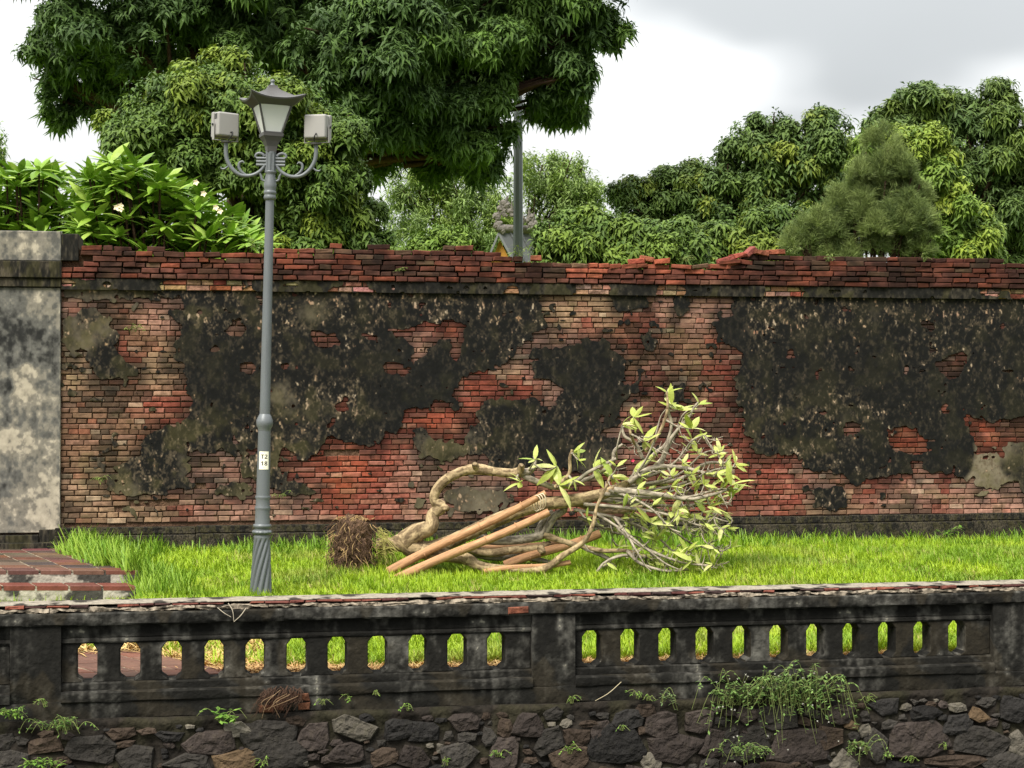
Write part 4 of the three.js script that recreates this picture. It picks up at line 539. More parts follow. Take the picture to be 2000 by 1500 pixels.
    part(fl, 'hinge_lip', box(-0.08, 0.08, 0.287, 0.296, -0.03, 0.0, 0.003), alu);
  }
  // number plate
  const cv = document.createElement('canvas'); cv.width = 128; cv.height = 256; const c = cv.getContext('2d'); c.fillStyle = '#e4dfcb'; c.fillRect(0, 0, 128, 256); c.fillStyle = '#17171a'; c.font = 'bold 84px sans-serif'; c.textAlign = 'center'; c.fillText('T2', 66, 104); c.fillText('18', 66, 200); c.fillRect(60, 222, 9, 9); c.fillRect(62, 14, 6, 6);
  const ct = new THREE.CanvasTexture(cv); ct.colorSpace = THREE.SRGBColorSpace;
  const pl = new THREE.CylinderGeometry(0.0655, 0.0665, m(35), 16, 1, true, -0.58, 1.5).translate(0, Y(899), 0); part(lamp, 'number_plate', pl, std({ map: ct, roughness: 0.6, side: THREE.DoubleSide }));
}

// ---------------------------------------------------------------- the fallen frangipani, its props and its root ball
const FD = 18.6, barkTex = tex(256, 512, (u, v) => { const a = fbm(u * 16, v * 7, 5, 701, 0), b = fbm(u * 30, v * 30, 3, 703); return mix3([0.13, 0.09, 0.05], [0.38, 0.285, 0.16], sstep(0.3, 0.7, a)).map((c) => c * (0.6 + 0.7 * b)); });
const greyBarkTex = tex(256, 512, (u, v) => { const a = fbm(u * 16, v * 7, 5, 711, 0), b = fbm(u * 30, v * 30, 3, 713); return mix3([0.14, 0.118, 0.088], [0.36, 0.31, 0.235], sstep(0.3, 0.7, a)).map((c) => c * (0.65 + 0.65 * b)); });
barkTex.repeat.set(2, 2); greyBarkTex.repeat.set(2, 2);
const barkMat = std({ map: barkTex, bumpMap: grainBump, bumpScale: 0.006, roughness: 0.85 }), greyBark = std({ map: greyBarkTex, bumpMap: grainBump, bumpScale: 0.005, roughness: 0.85 });
{
  const r = rng(719), tree = thing('fallen_frangipani_tree', 'uprooted frangipani tree lying on the grass with root ball and pale lime leaves', 'fallen tree', null, at(1000, 1110, FD)), inv = tree.position.clone().negate(), px = FD / FOCAL;
  const Q = (u, v, d = 0) => at(u, v, FD + d).add(inv);
  const skel = [];                                                         // points for twigs to spring from
  function limb(name, list, mat = barkMat, sides = 9) { const pts = list.map(([u, v, , d]) => Q(u, v, d ?? 0)), rad = list.map((q) => q[2] * px * (q[0] > 1110 && q[2] < 9 ? 0.82 : 1)); const mm = part(tree, name, tube(pts, rad, sides, 5, 0.05, Math.floor(list[0][0])), mat); const c = new THREE.CatmullRomCurve3(pts, false, 'centripetal'); for (let i = 0; i <= 30; i++) skel.push({ p: c.getPoint(i / 30), r: mix(rad[0], rad[rad.length - 1], i / 30), k: list.length }); return mm; }
  limb('trunk', [[735, 1062, 11], [765, 1062, 13], [790, 1060, 22], [806, 1066, 24], [830, 1073, 17], [870, 1062, 14], [915, 1042, 14], [965, 1018, 14], [1015, 998, 13.5], [1065, 985, 13], [1115, 978, 12.5], [1165, 968, 11.5], [1200, 957, 10], [1228, 942, 8.5]], barkMat, 12);
  limb('branch', [[788, 1058, 20, -0.05], [815, 1040, 19, -0.05], [842, 1028, 14, -0.05], [845, 1005, 12], [862, 990, 12.5], [848, 978, 9], [852, 958, 9.5], [872, 936, 9.5], [905, 920, 9.5], [932, 916, 11], [965, 921, 9], [1000, 924, 9], [1016, 921, 9.5]], barkMat, 11);
  limb('branch', [[1016, 922, 9, 0.05], [1035, 935, 6.5], [1060, 945, 6], [1090, 952, 5.5], [1125, 940, 5], [1150, 922, 4.5], [1170, 912, 4], [1205, 895, 3.5]], greyBark);
  limb('branch', [[1014, 922, 8], [1035, 920, 7], [1045, 905, 4], [1044, 890, 3.5]], greyBark);
  limb('branch', [[825, 1078, 15, -0.15], [880, 1086, 13, -0.2], [912, 1092, 12, -0.22], [938, 1106, 9.5, -0.25], [990, 1112, 8.5, -0.25], [1065, 1110, 7.5, -0.25], [1098, 1086, 6.5, -0.25], [1140, 1058, 6, -0.25], [1158, 1025, 5, -0.25], [1166, 990, 4, -0.22], [1182, 955, 3.6, -0.2], [1192, 930, 3, -0.2]]);
  limb('branch', [[930, 1052, 10, 0.15], [975, 1056, 9, 0.15], [1030, 1052, 9, 0.15], [1062, 1043, 8.5, 0.12], [1072, 1026, 8, 0.1], [1084, 1008, 8, 0.08], [1100, 998, 7, 0.05], [1104, 990, 6, 0]], greyBark);
  limb('branch', [[1048, 1044, 6.5, 0.15], [1058, 1022, 6, 0.2], [1080, 998, 5.5, 0.2]], greyBark);
  limb('branch', [[1062, 1044, 7.5, 0.1], [1095, 1056, 6.5, 0.1], [1140, 1068, 6, 0.05], [1180, 1076, 5.5, 0], [1225, 1076, 5, 0], [1262, 1088, 4.5, 0]], barkMat);
  limb('branch', [[905, 1068, 9, 0.1], [955, 1080, 8.5, 0.1], [1005, 1074, 8, 0.1], [1050, 1070, 7.5, 0.1], [1075, 1060, 5, 0.15]]);
  limb('branch', [[915, 1080, 8, 0.2], [970, 1088, 8, 0.25], [1015, 1084, 7, 0.3], [1045, 1092, 6, 0.3], [1080, 1100, 4, 0.3]], greyBark);
  limb('branch', [[1120, 980, 8, 0.1], [1160, 995, 6.5, 0.1], [1210, 998, 6, 0.05], [1255, 990, 5, 0]]);
  limb('branch', [[1228, 942, 8, 0], [1262, 928, 7, 0], [1290, 905, 6.5, 0], [1300, 880, 6, 0], [1310, 858, 5, 0], [1325, 838, 4, 0], [1345, 815, 3.5, 0], [1356, 795, 3, 0], [1364, 786, 2.5, 0]], greyBark);
  limb('branch', [[1225, 944, 7, 0.2], [1262, 905, 6, 0.25], [1280, 885, 5, 0.25], [1300, 868, 4.5, 0.25], [1312, 830, 4, 0.2], [1306, 805, 3.5, 0.2], [1306, 785, 3, 0.2]], greyBark);
  limb('branch', [[1262, 880, 4.5, -0.2], [1285, 850, 4, -0.2], [1300, 815, 3.5, -0.2], [1304, 790, 3, -0.2], [1302, 766, 2.5, -0.2]]);
  limb('branch', [[1255, 895, 5, 0.1], [1240, 865, 4.5, 0.1], [1220, 852, 4, 0.1], [1214, 835, 3.5, 0.1]], greyBark);
  limb('branch', [[1240, 868, 4, 0.1], [1232, 848, 3.5, 0], [1228, 826, 3, 0]]);
  limb('branch', [[1130, 942, 5.5, 0.1], [1160, 930, 5, 0.15], [1195, 905, 4, 0.15], [1200, 880, 4, 0.15], [1216, 868, 3.5, 0.15]], greyBark);
  limb('branch', [[1085, 952, 5, -0.1], [1112, 925, 4.5, -0.15], [1113, 895, 4, -0.15], [1118, 878, 3.5, -0.15]]);
  limb('branch', [[1200, 957, 8, -0.15], [1250, 962, 7, -0.2], [1300, 968, 6, -0.2], [1345, 975, 5, -0.2], [1395, 965, 4, -0.2], [1425, 955, 3, -0.2]], greyBark);
  limb('branch', [[1228, 942, 7, -0.1], [1270, 915, 6, -0.1], [1320, 912, 5, -0.1], [1370, 922, 4.5, -0.1], [1400, 930, 4, -0.1], [1420, 925, 3, -0.1]], greyBark);
  limb('branch', [[1165, 968, 8, 0.3], [1230, 975, 7, 0.35], [1290, 1000, 6, 0.35], [1330, 1015, 5, 0.35], [1370, 1015, 4, 0.35], [1400, 1002, 3, 0.35]], greyBark);
  limb('branch', [[1210, 960, 7, 0.2], [1270, 945, 6, 0.25], [1330, 935, 5, 0.3], [1380, 905, 4, 0.3], [1425, 905, 3, 0.3]], greyBark);
  for (const [u0, v0, r0, u1, v1, d, sag] of [[1165, 968, 6, 1438, 912, 0.1, 8], [1180, 965, 6, 1442, 955, -0.2, 10], [1150, 975, 6, 1425, 985, 0.3, 6], [1140, 985, 6, 1408, 1032, -0.15, -6], [1150, 990, 5.5, 1392, 1072, 0.25, -10], [1120, 995, 5.5, 1368, 1100, 0.0, -14], [1160, 1000, 5, 1325, 1112, -0.3, 4], [1200, 1010, 4.5, 1272, 1116, -0.35, 4], [1215, 950, 5, 1402, 878, 0.2, 14], [1230, 940, 5, 1376, 850, -0.1, 12], [1190, 958, 5, 1330, 1040, -0.35, -8], [1260, 925, 4.5, 1345, 800, 0.3, 10], [1240, 930, 4, 1300, 800, -0.3, 8], [1130, 1010, 4.5, 1250, 1050, 0.2, 6], [1175, 975, 5, 1380, 940, 0.45, 8]])
    limb('branch', [[u0, v0, r0 * 0.85, d * 0.3], [mix(u0, u1, 0.35), mix(v0, v1, 0.3) + sag, r0 * 0.7, d * 0.7], [mix(u0, u1, 0.62), mix(v0, v1, 0.6) + sag * 1.2, r0 * 0.55, d], [mix(u0, u1, 0.85), mix(v0, v1, 0.9), r0 * 0.42, d], [u1, v1, r0 * 0.3, d * 1.1]], greyBark, 6);
  limb('branch', [[1140, 1070, 5.5, 0.05], [1190, 1095, 5, 0.05], [1170, 1110, 4, 0.05]], greyBark);
  limb('branch', [[1262, 1088, 4.5, 0], [1215, 1085, 4, -0.1], [1180, 1100, 3.5, -0.15], [1165, 1118, 3, -0.2]], greyBark);
  limb('branch', [[1225, 1076, 4.5, -0.1], [1250, 1100, 4, -0.2], [1300, 1115, 3.5, -0.25], [1345, 1112, 3, -0.25]], greyBark);
  limb('branch', [[1205, 1030, 4, -0.2], [1240, 1060, 4, -0.25], [1280, 1080, 3.5, -0.3], [1330, 1098, 3, -0.3], [1385, 1105, 2.5, -0.3]], greyBark);
  // thin bare twigs through the crown
  const clusters = [[1312, 790, 1.25], [1304, 766, 0.8], [1322, 800, 1.1], [1366, 790, 0.8], [1335, 815, 0.8], [1350, 838, 1.1], [1352, 858, 1.0], [1372, 852, 0.55], [1238, 815, 1.05], [1215, 830, 0.9], [1232, 832, 0.7], [1258, 862, 1.1], [1045, 898, 0.9], [1086, 912, 1.4], [1120, 885, 1.1], [1130, 898, 0.8], [1092, 948, 1.3], [1018, 942, 1.0], [1120, 938, 0.7], [1160, 915, 1.3], [1175, 920, 1.2], [1196, 930, 1.2], [1205, 912, 0.8], [1238, 918, 1.1], [1252, 930, 0.7], [1270, 900, 0.7], [1245, 968, 1.1], [1275, 968, 1.3], [1190, 968, 0.7], [1200, 985, 0.5], [1272, 1022, 1.2], [1288, 1035, 1.1], [1280, 1055, 1.2], [1272, 1072, 1.0], [1282, 1100, 1.1], [1262, 1098, 1.0], [1222, 1000, 1.2], [1230, 1012, 0.9], [1205, 1042, 1.1], [1312, 1000, 1.0], [1325, 1005, 0.8], [1358, 985, 1.1], [1372, 1000, 1.1], [1386, 988, 1.1], [1378, 1015, 0.9], [1424, 928, 1.2], [1436, 905, 0.8], [1428, 948, 1.2], [1434, 965, 1.0], [1400, 925, 0.9], [1375, 948, 0.9], [1388, 955, 0.8], [1412, 1002, 0.7], [1342, 1075, 1.0], [1352, 1095, 1.1], [1392, 1102, 0.8], [1382, 1030, 0.7], [1402, 1045, 0.4], [1146, 1012, 0.6], [1335, 905, 0.6], [1310, 930, 0.7], [1350, 925, 0.6], [1320, 952, 0.6], [1240, 1078, 0.7], [1365, 1110, 0.8], [1170, 1025, 0.5]];
  const tw = []; function twig(from, to, ra, rb) { const mid = from.clone().lerp(to, 0.5), d = to.distanceTo(from); mid.add(V((r() - 0.5) * d * 0.35, -d * (0.05 + 0.18 * r()), (r() - 0.5) * d * 0.3)); const g = tube([from, mid, to], [ra, (ra + rb) / 2, rb], 5, 4, 0, 3); return g; }
  const zOf = (p) => p.z; const near = (p, side = true) => { let b = null, bd = 1e9; for (const s of skel) { const dx = p.x - s.p.x; if (side && dx < 0.02) continue; const d = s.p.distanceTo(p) + (s.r > 0.06 ? 0.3 : 0); if (d < bd) { bd = d; b = s; } } return b ?? skel[skel.length - 1]; };
  const lm = leafMat({ vertexColors: true, roughness: 0.42, transmission: 0.4 }), lv = group(tree, 'leaf_clusters');
  const leafG = (k) => { const T = new Tris(), rr = rng(731 + k); addLeaf(T, V(0, 0, 0), V(0, 0, 1), V(1, 0, 0), 0.165, 0.047 + 0.014 * rr(), 0.05 + 0.5 * rr(), 4, 0.28); const g = T.geo(); const c = []; const t = rr(), base = t < 0.3 ? [0.40, 0.46, 0.09] : t < 0.7 ? [0.50, 0.56, 0.15] : t < 0.9 ? [0.58, 0.60, 0.22] : [0.32, 0.41, 0.08]; for (let i = 0; i < T.p.length / 3; i++) c.push(...base); g.setAttribute('color', new THREE.Float32BufferAttribute(c, 3)); return g; }, LG = Array.from({ length: 14 }, (_, k) => leafG(k));
  let n = 0; const stems = [];
  for (const [u, v, s] of clusters) {
    const d = (r() - 0.5) * 0.7, tip = Q(u, v, d), b = near(tip), cnt = Math.round(3.0 + 1.6 * s), ax = V(0.35 + (r() - 0.5) * 1.2, 0.75 - r() * 0.9, (r() - 0.4) * 0.5).normalize();
    stems.push(twig(b.p, tip, Math.max(0.009, Math.min(0.016, b.r * 0.8)), 0.007)); skel.push({ p: b.p.clone().lerp(tip, 0.5), r: 0.011 });
    for (let i = 0; i < cnt; i++) { const a = i / cnt * 6.283 + r() * 0.8, e1 = V(0, 1, 0).cross(ax).normalize(), e2 = ax.clone().cross(e1), el = 0.35 + r() * 0.75, dir = ax.clone().multiplyScalar(Math.cos(el * 1.25)).addScaledVector(e1, Math.cos(a) * Math.sin(el * 1.25)).addScaledVector(e2, Math.sin(a) * Math.sin(el * 1.25)).normalize(); const leaf = part(lv, 'leaf', LG[Math.floor(r() * LG.length)], lm); leaf.position.copy(tip).addScaledVector(dir, 0.008); { const y0 = V(r() - 0.5, 1, r() * 0.8).normalize(), xx = y0.clone().cross(dir).normalize(); leaf.quaternion.setFromRotationMatrix(new THREE.Matrix4().makeBasis(xx, dir.clone().cross(xx), dir)); } leaf.scale.setScalar(s * (0.8 + 0.45 * r()) * (0.85 + 0.15 * s)); n++; }
  }
  for (let i = 0; i < 330; i++) { const u = 1150 + 280 * Math.sqrt(r()), v = 850 + 265 * r(); if (v < 870 && u < 1230) continue; const tip = Q(u, Math.min(v, 1118), (r() - 0.5) * 0.8), b = near(tip); if (b.p.distanceTo(tip) > 0.75) continue; stems.push(twig(b.p, tip, 0.0075, 0.0035)); skel.push({ p: b.p.clone().lerp(tip, 0.6), r: 0.006 }); }
  { const gs = []; for (let i = 0; i < 85; i++) { const u = 1175 + 262 * Math.pow(r(), 0.7), v = mix(860, 1112, Math.pow(r(), 0.8)); if (v < 905 && u < 1225) continue; const tip = Q(u, v, (r() - 0.5) * 0.8), b = near(tip); if (b.p.distanceTo(tip) > 0.6) continue; stems.push(twig(b.p, tip, 0.007, 0.004)); const cnt = 2 + Math.floor(r() * 3); for (let k = 0; k < cnt; k++) { const dir = V(r() - 0.35, r() - 0.45, (r() - 0.4) * 0.7).normalize(), xx = V(r() - 0.5, 1, r()).cross(dir).normalize(), m = new THREE.Matrix4().makeBasis(xx, dir.clone().cross(xx), dir); m.scale(V(1, 1, 1).multiplyScalar(0.45 + 0.45 * r())); m.setPosition(tip); gs.push(LG[Math.floor(r() * LG.length)].clone().applyMatrix4(m)); } } part(lv, 'small_leaves', mergeGeometries(gs), lm, 'stuff'); }
  part(tree, 'twigs', mergeGeometries(stems), greyBark, 'stuff');
  const pm = std({ color: rgb(0.55, 0.05, 0.10), roughness: 0.6 }); for (const [u, v] of [[1343, 826], [1345, 900], [1236, 899], [1278, 912]]) { const T = new Tris(), o = Q(u, v, -0.1); for (let i = 0; i < 5; i++) { const a = i * 1.2566; addLeaf(T, o, V(Math.cos(a), Math.sin(a), 0.6).normalize(), V(-Math.sin(a), Math.cos(a), 0), 0.025, 0.016, 0.1, 2, 0.2); } part(tree, 'pink_flower', T.geo(), pm); }
  // cut stubs on the trunk
  for (const [u, v, du, dv] of [[842, 1030, 8, 6], [930, 914, -3, -8], [1016, 920, 3, -12], [866, 990, 8, 4], [1055, 1070, 6, 10]]) part(tree, 'stub', tube([Q(u, v, -0.03), Q(u + du, v + dv, -0.08)], [8 * px, 6 * px], 8, 2), barkMat);
  // root ball
  const c0 = Q(690, 1066, 0.0), earth = tex(256, 256, (u, v) => { const a = fbm(u * 12, v * 12, 5, 741), b = fbm(u * 60, v * 60, 3, 743); return mix3([0.05, 0.03, 0.02], [0.20, 0.12, 0.07], a).map((q) => q * (0.4 + b)); });
  { let g = new THREE.IcosahedronGeometry(1, 24); g = mergeVertices(g.deleteAttribute('normal').deleteAttribute('uv')); const p = g.attributes.position, uv = []; for (let i = 0; i < p.count; i++) { let x = p.getX(i), y = p.getY(i), z = p.getZ(i); const h = Math.hypot(x, z), k = Math.pow(Math.max(Math.abs(x), Math.abs(y), Math.abs(z)), -0.45); const nn = 1 + 0.42 * (fbm(x * 2.5 + z * 2 + 7, y * 2.5 - z + 5, 4, 751) - 0.5) + 0.26 * (fbm(x * 9 + z * 5, y * 9 - z * 4, 3, 757) - 0.5); uv.push(x + z * 0.5, y); p.setXYZ(i, x * k * nn * 0.185, y * k * nn * 0.31, z * k * nn * 0.20); } g.setAttribute('uv', new THREE.Float32BufferAttribute(uv, 2)); g.computeVertexNormals(); g.rotateZ(-0.06).translate(c0.x, c0.y, c0.z); part(tree, 'root_ball', g, std({ map: earth, bumpMap: stoneBump, bumpScale: 0.05 })); }
  for (const [name, cnt, col] of [['straw_roots', 150, [0.36, 0.24, 0.11]], ['dark_roots', 260, [0.075, 0.045, 0.028]]]) { const gs = []; for (let i = 0; i < cnt; i++) { const th = r() * 6.283, ph = (r() - 0.5) * 2.4, top = name === 'straw_roots' && i % 3 === 0, d = V(Math.cos(th) * 0.225, 0, Math.sin(th) * 0.225), o = c0.clone().add(top ? V(Math.cos(th) * 0.2 * r(), 0.26 + 0.04 * r(), Math.sin(th) * 0.2 * r()) : V(d.x, mix(-0.26, 0.26, r()), d.z)), l = 0.04 + 0.09 * r(), out = top ? V((r() - 0.5), 0.6, r() - 0.5) : d.clone().normalize(); const e = o.clone().addScaledVector(out, 0.02 + 0.035 * r()).add(V((r() - 0.5) * 0.06, top ? 0.0 : -l * 0.4, (r() - 0.5) * 0.06)), f = e.clone().add(V((r() - 0.5) * 0.14, -l * (top ? 0.25 : 0.7) * (r() < 0.2 ? -0.5 : 1), (r() - 0.3) * 0.06)); gs.push(tube([o, e, f], [0.0034, 0.003, 0.0016], 4, 4)); } part(tree, name, mergeGeometries(gs), std({ color: rgb(...col) }), 'stuff'); }
  { const gs = []; for (let i = 0; i < 120; i++) { const o = Q(733 + r() * 18, 1030 + r() * 60, (r() - 0.5) * 0.35), f = Q(740 + r() * 40, 1050 + r() * 60, (r() - 0.5) * 0.4); gs.push(tube([o, o.clone().lerp(f, 0.5).add(V(0.03 * r(), 0.04 * r(), 0)), f], [0.003, 0.003, 0.0015], 4, 4)); } part(tree, 'dry_grass_fringe', mergeGeometries(gs), std({ color: rgb(0.36, 0.33, 0.10) }), 'stuff'); }
  console.log('fallen leaves', n);
}
{
  const poleTex = tex(256, 512, (u, v) => { const a = fbm(u * 20, v * 3, 5, 761), b = fbm(u * 40, v * 24, 3, 763); return mix3([0.27, 0.135, 0.065], [0.47, 0.27, 0.14], a).map((q) => q * (0.55 + 0.8 * b)); }); poleTex.repeat.set(3, 0.6);
  const pm = std({ map: poleTex, bumpMap: grainBump, bumpScale: 0.004, roughness: 0.6 }), endM = std({ color: rgb(0.45, 0.33, 0.2) });
  const L = [['long straight timber prop on the outer side of the fallen tree, nearest the balustrade', 768, 1134, -0.45, 1072, 1000, -0.28, 9.2, 7.5], ['long timber prop with binding rope lying along the leaning trunk', 758, 1117, -0.3, 1066, 963, -0.22, 9.2, 6.8], ['timber prop under the branches poking out to the right with pale cut end', 985, 1104, 0.05, 1172, 1042, 0.15, 9, 8.5], ['timber prop low behind the trunk, mostly hidden by branches', 925, 1076, 0.3, 1100, 1060, 0.3, 8, 7.5], ['short thin timber prop lying flat in the grass under the branches', 945, 1117, -0.3, 1114, 1098, -0.2, 6, 5]];
  for (const [label, u0, v0, d0, u1, v1, d1, r0, r1] of L) {
    const a = at(u0, v0, FD + d0), b = at(u1, v1, FD + d1), t = thing('timber_prop', label, 'timber prop', 'props of the fallen tree', a), e = b.clone().sub(a), px = FD / FOCAL, N = 9, pts = [], rad = []; for (let i = 0; i <= N; i++) { pts.push(e.clone().multiplyScalar(i / N).add(V(0, 0.012 * Math.sin(i * 0.7) , 0))); rad.push(mix(r0, r1, i / N) * px * (1 + 0.03 * Math.sin(i * 2.1))); }
    part(t, 'shaft', tube(pts, rad, 14, 3, 0.015, u0), pm);
    for (let i = 1; i < 5; i++) { const q = e.clone().multiplyScalar((i + 0.3 * Math.sin(i * 9 + u0)) / 5), d = e.clone().normalize(); part(t, 'knot_ring', tube([q, q.clone().addScaledVector(d, 0.012)], [mix(r0, r1, i / 5) * px * 1.05, mix(r0, r1, i / 5) * px * 1.05], 14, 1), pm); }
    if (u0 === 758) { const rm = std({ color: rgb(0.55, 0.47, 0.33) }); for (let k = 0; k < 3; k++) { const c = e.clone().multiplyScalar(0.93 + k * 0.012), pp = []; for (let i = 0; i <= 12; i++) { const th = i / 12 * 6.283; pp.push(c.clone().add(V(0.045 * Math.cos(th) + 0.02 + k * 0.006, 0.085 * Math.sin(th) - 0.05, 0.062 * Math.sin(th + 0.9)))); } part(t, 'binding_rope', tube(pp, pp.map(() => 0.006), 5, 2), rm); } }
  }
}

// ---------------------------------------------------------------- beyond the wall: steel mast, temple roof
{
  const b = at(1012, 520, 40), base = V(b.x, 0.3, b.z), mast = thing('steel_mast', 'tall plain grey eight sided steel mast rising behind the wall', 'mast', null, base);
  const g = new THREE.CylinderGeometry(0.075, 0.142, 14, 8, 1).rotateY(0.18).translate(0, 7, 0); g.deleteAttribute('normal'); part(mast, 'shaft', g.toNonIndexed(), std({ color: rgb(0.13, 0.14, 0.147), roughness: 0.4, metalness: 0.35 })); part(mast, 'base_plate', box(-0.2, 0.2, 0, 0.03, -0.2, 0.2), std({ color: rgb(0.15, 0.15, 0.16) }));
}
{
  const D = 44, px = D / FOCAL, o = at(975, 500, D), t = thing('temple_gatehouse', 'small temple building with grey roof, ochre gable and dragon ridge ornament', 'building', null, V(o.x, 0.3, o.z)), w = (u, v, z = 0) => { const p = at(u, v, D + z).sub(t.position); return p; };
  const slate = std({ color: rgb(0.10, 0.105, 0.11), roughness: 0.7, bumpMap: grainBump, bumpScale: 0.02 }), ochre = std({ color: rgb(0.48, 0.24, 0.05) }), lime = std({ color: rgb(0.15, 0.135, 0.12), bumpMap: stoneBump, bumpScale: 0.03 });
  const G = w(975, 452), L = w(940, 545), R = w(1022, 545), q = (p, dz) => [p.x, p.y, p.z + dz], T = new Tris(); T.tri(q(w(950, 540), 0.02), q(w(1012, 540), 0.02), q(w(976, 468), 0.02)); T.quad([L.x + 0.1, 0, L.z], [R.x - 0.1, 0, R.z], q(w(1012, 540), 0.02), q(w(950, 540), 0.02)); part(t, 'gable_wall', T.geo(), ochre);
  const barge = (a, b) => { const T2 = new Tris(), th = 0.12, f = 0.22; const A = q(a, f), B = q(b, f), A2 = q(a, 0), B2 = q(b, 0), dn = (p) => [p[0], p[1] - th, p[2]]; T2.quad(A, B, dn(B), dn(A)); T2.quad(A2, B2, B, A); T2.quad(dn(A), dn(B), dn(B2), dn(A2)); part(t, 'barge_board', T2.geo(), std({ color: rgb(0.16, 0.165, 0.17) })); };
  barge(w(974, 452), w(946, 520)); barge(w(974, 452), w(1010, 520));
  const T3 = new Tris(), R2 = V(6, 0, -2.2); const A = q(w(974, 452), 0.2), B = [A[0] + R2.x, A[1], A[2] + R2.z], C = q(w(1022, 545), 0.2), Dd = [C[0] + R2.x, C[1], C[2] + R2.z]; T3.quad(A, C, Dd, B); part(t, 'roof_slope', T3.geo(), slate);
  for (let k = 1; k < 22; k++) { const f = k / 22, a = V(...A).lerp(V(...B), f), c = V(...C).lerp(V(...Dd), f); part(t, 'roof_tile_rib', tube([a, c], [0.035, 0.035], 6, 1), slate); }
  // ridge with a carved dragon
  part(t, 'ridge', tube([V(...A).add(V(-0.05, 0.06, 0)), V(...B)], [0.11, 0.11], 8, 3), lime);
  const dr = [[978, 448], [970, 440], [972, 425], [982, 415], [978, 405], [988, 398], [994, 404], [1000, 415], [1010, 425], [1022, 428], [1034, 425], [1040, 436], [1050, 442], [1060, 440]]; { const gs = [], rr = rng(61); dr.forEach(([u, v], i) => { for (let k = 0; k < 3; k++) { const g = new THREE.IcosahedronGeometry(1, 2), p = g.attributes.position, sx = (4 + 4 * rr()) * px, sy = (3 + 6 * rr()) * px; for (let j = 0; j < p.count; j++) { const x = p.getX(j), y = p.getY(j), z = p.getZ(j), n = 1 + 0.7 * (fbm(x * 3 + i, y * 3 + z * 2 + k, 3, 67) - 0.5); p.setXYZ(j, x * n * sx, y * n * sy, z * n * sx * 0.7); } const q = w(u + (rr() - 0.5) * 9, v + (rr() - 0.5) * 9, -0.2); g.rotateZ(rr() * 3); g.translate(q.x, q.y, q.z); g.deleteAttribute('normal'); g.deleteAttribute('uv'); gs.push(g); } }); part(t, 'ridge_dragon', mergeGeometries(gs), lime); }
  const sp = []; for (let i = 0; i < 14; i++) { const [u, v] = dr[i]; sp.push(tube([w(u, v, -0.2), w(u - 6 + (i % 3) * 5, v - 13 - (i % 4) * 3, -0.2)], [0.06, 0.012], 5, 1)); } part(t, 'dragon_crest', mergeGeometries(sp), lime);
}

// ---------------------------------------------------------------- trees
function sprig(seed, n, len, wid, opt = {}) {     // a shoot: leaves round a twig tip
  const T = new Tris(), r = rng(seed), { el0 = -0.2, el1 = 0.9, droop = 0.7, segs = 2, spread = 0.12, fold = 0.2 } = opt;
  for (let i = 0; i < n; i++) { const a = i * 2.4 + r() * 0.6, el = mix(el0, el1, r()), dir = V(Math.cos(a) * Math.cos(el), Math.sin(el), Math.sin(a) * Math.cos(el)), s = V(-Math.sin(a), (r() - 0.5) * 0.6, Math.cos(a)).normalize(), o = V((r() - 0.5) * spread, -r() * spread * 1.6, (r() - 0.5) * spread).addScaledVector(dir, 0.02); addLeaf(T, o, dir, s, len * (0.7 + 0.5 * r()), wid * (0.8 + 0.4 * r()), droop * (0.6 + 0.8 * r()), segs, fold); }
  return T.geo();
}
function spray(seed) {                             // flat feathery spray of a conifer, growing up
  const T = new Tris(), r = rng(seed); for (let k = 0; k < 18; k++) { const a = (r() - 0.5) * 2.2, t = r(), b = V(Math.sin(a) * t * 0.07, t * 0.10, (r() - 0.5) * 0.05), d = V(Math.sin(a) * 1.1 + (r() - 0.5) * 0.8, 0.7, (r() - 0.5) * 1.2).normalize(); addLeaf(T, b, d, V(0, 0, 1).cross(d).normalize(), 0.055 + 0.05 * r(), 0.030 + 0.016 * r(), 0.1, 1, 0); } return T.geo();
}
const SPR = {
  mango: [11, 12].map((s) => sprig(s, 16, 0.165, 0.048, { el0: -0.4, el1: 1.0, droop: 0.6, segs: 2 })),
  lychee: [21, 22].map((s) => sprig(s, 18, 0.125, 0.044, { el0: -0.2, el1: 1.0, droop: 0.65, segs: 2 })),
  fine: [31, 32].map((s) => sprig(s, 20, 0.15, 0.034, { el0: -0.6, el1: 1.2, droop: 0.4, segs: 2, spread: 0.3 })),
  conifer: [41, 42].map((s) => spray(s)),
};
const treeBark = std({ map: dirtTex, color: rgb(0.42, 0.40, 0.42), bumpMap: grainBump, bumpScale: 0.02 });
const crownMat = leafMat({ roughness: 0.55, transmission: 0.42, specularIntensity: 0.3 });
function placeSprigs(parent, name, kind, pts, seed) {   // pts: [position, outward, size, colour]
  const sets = SPR[kind], r = rng(seed), q = new THREE.Quaternion(), M = new THREE.Matrix4(), up = V(0, 1, 0);
  sets.forEach((g, k) => { const mine = pts.filter((_, i) => i % sets.length === k), im = shadow(new THREE.InstancedMesh(g, crownMat, mine.length)); im.name = name; im.userData.kind = 'stuff'; mine.forEach(([p, o, s, c], i) => { const ax = o.clone().lerp(up, 0.55).normalize(); q.setFromUnitVectors(up, ax).multiply(new THREE.Quaternion().setFromAxisAngle(up, r() * 6.28)); M.compose(p, q, V(s, s * (0.9 + 0.2 * r()), s)); im.setMatrixAt(i, M); im.setColorAt(i, c); }); parent.add(im); });
}
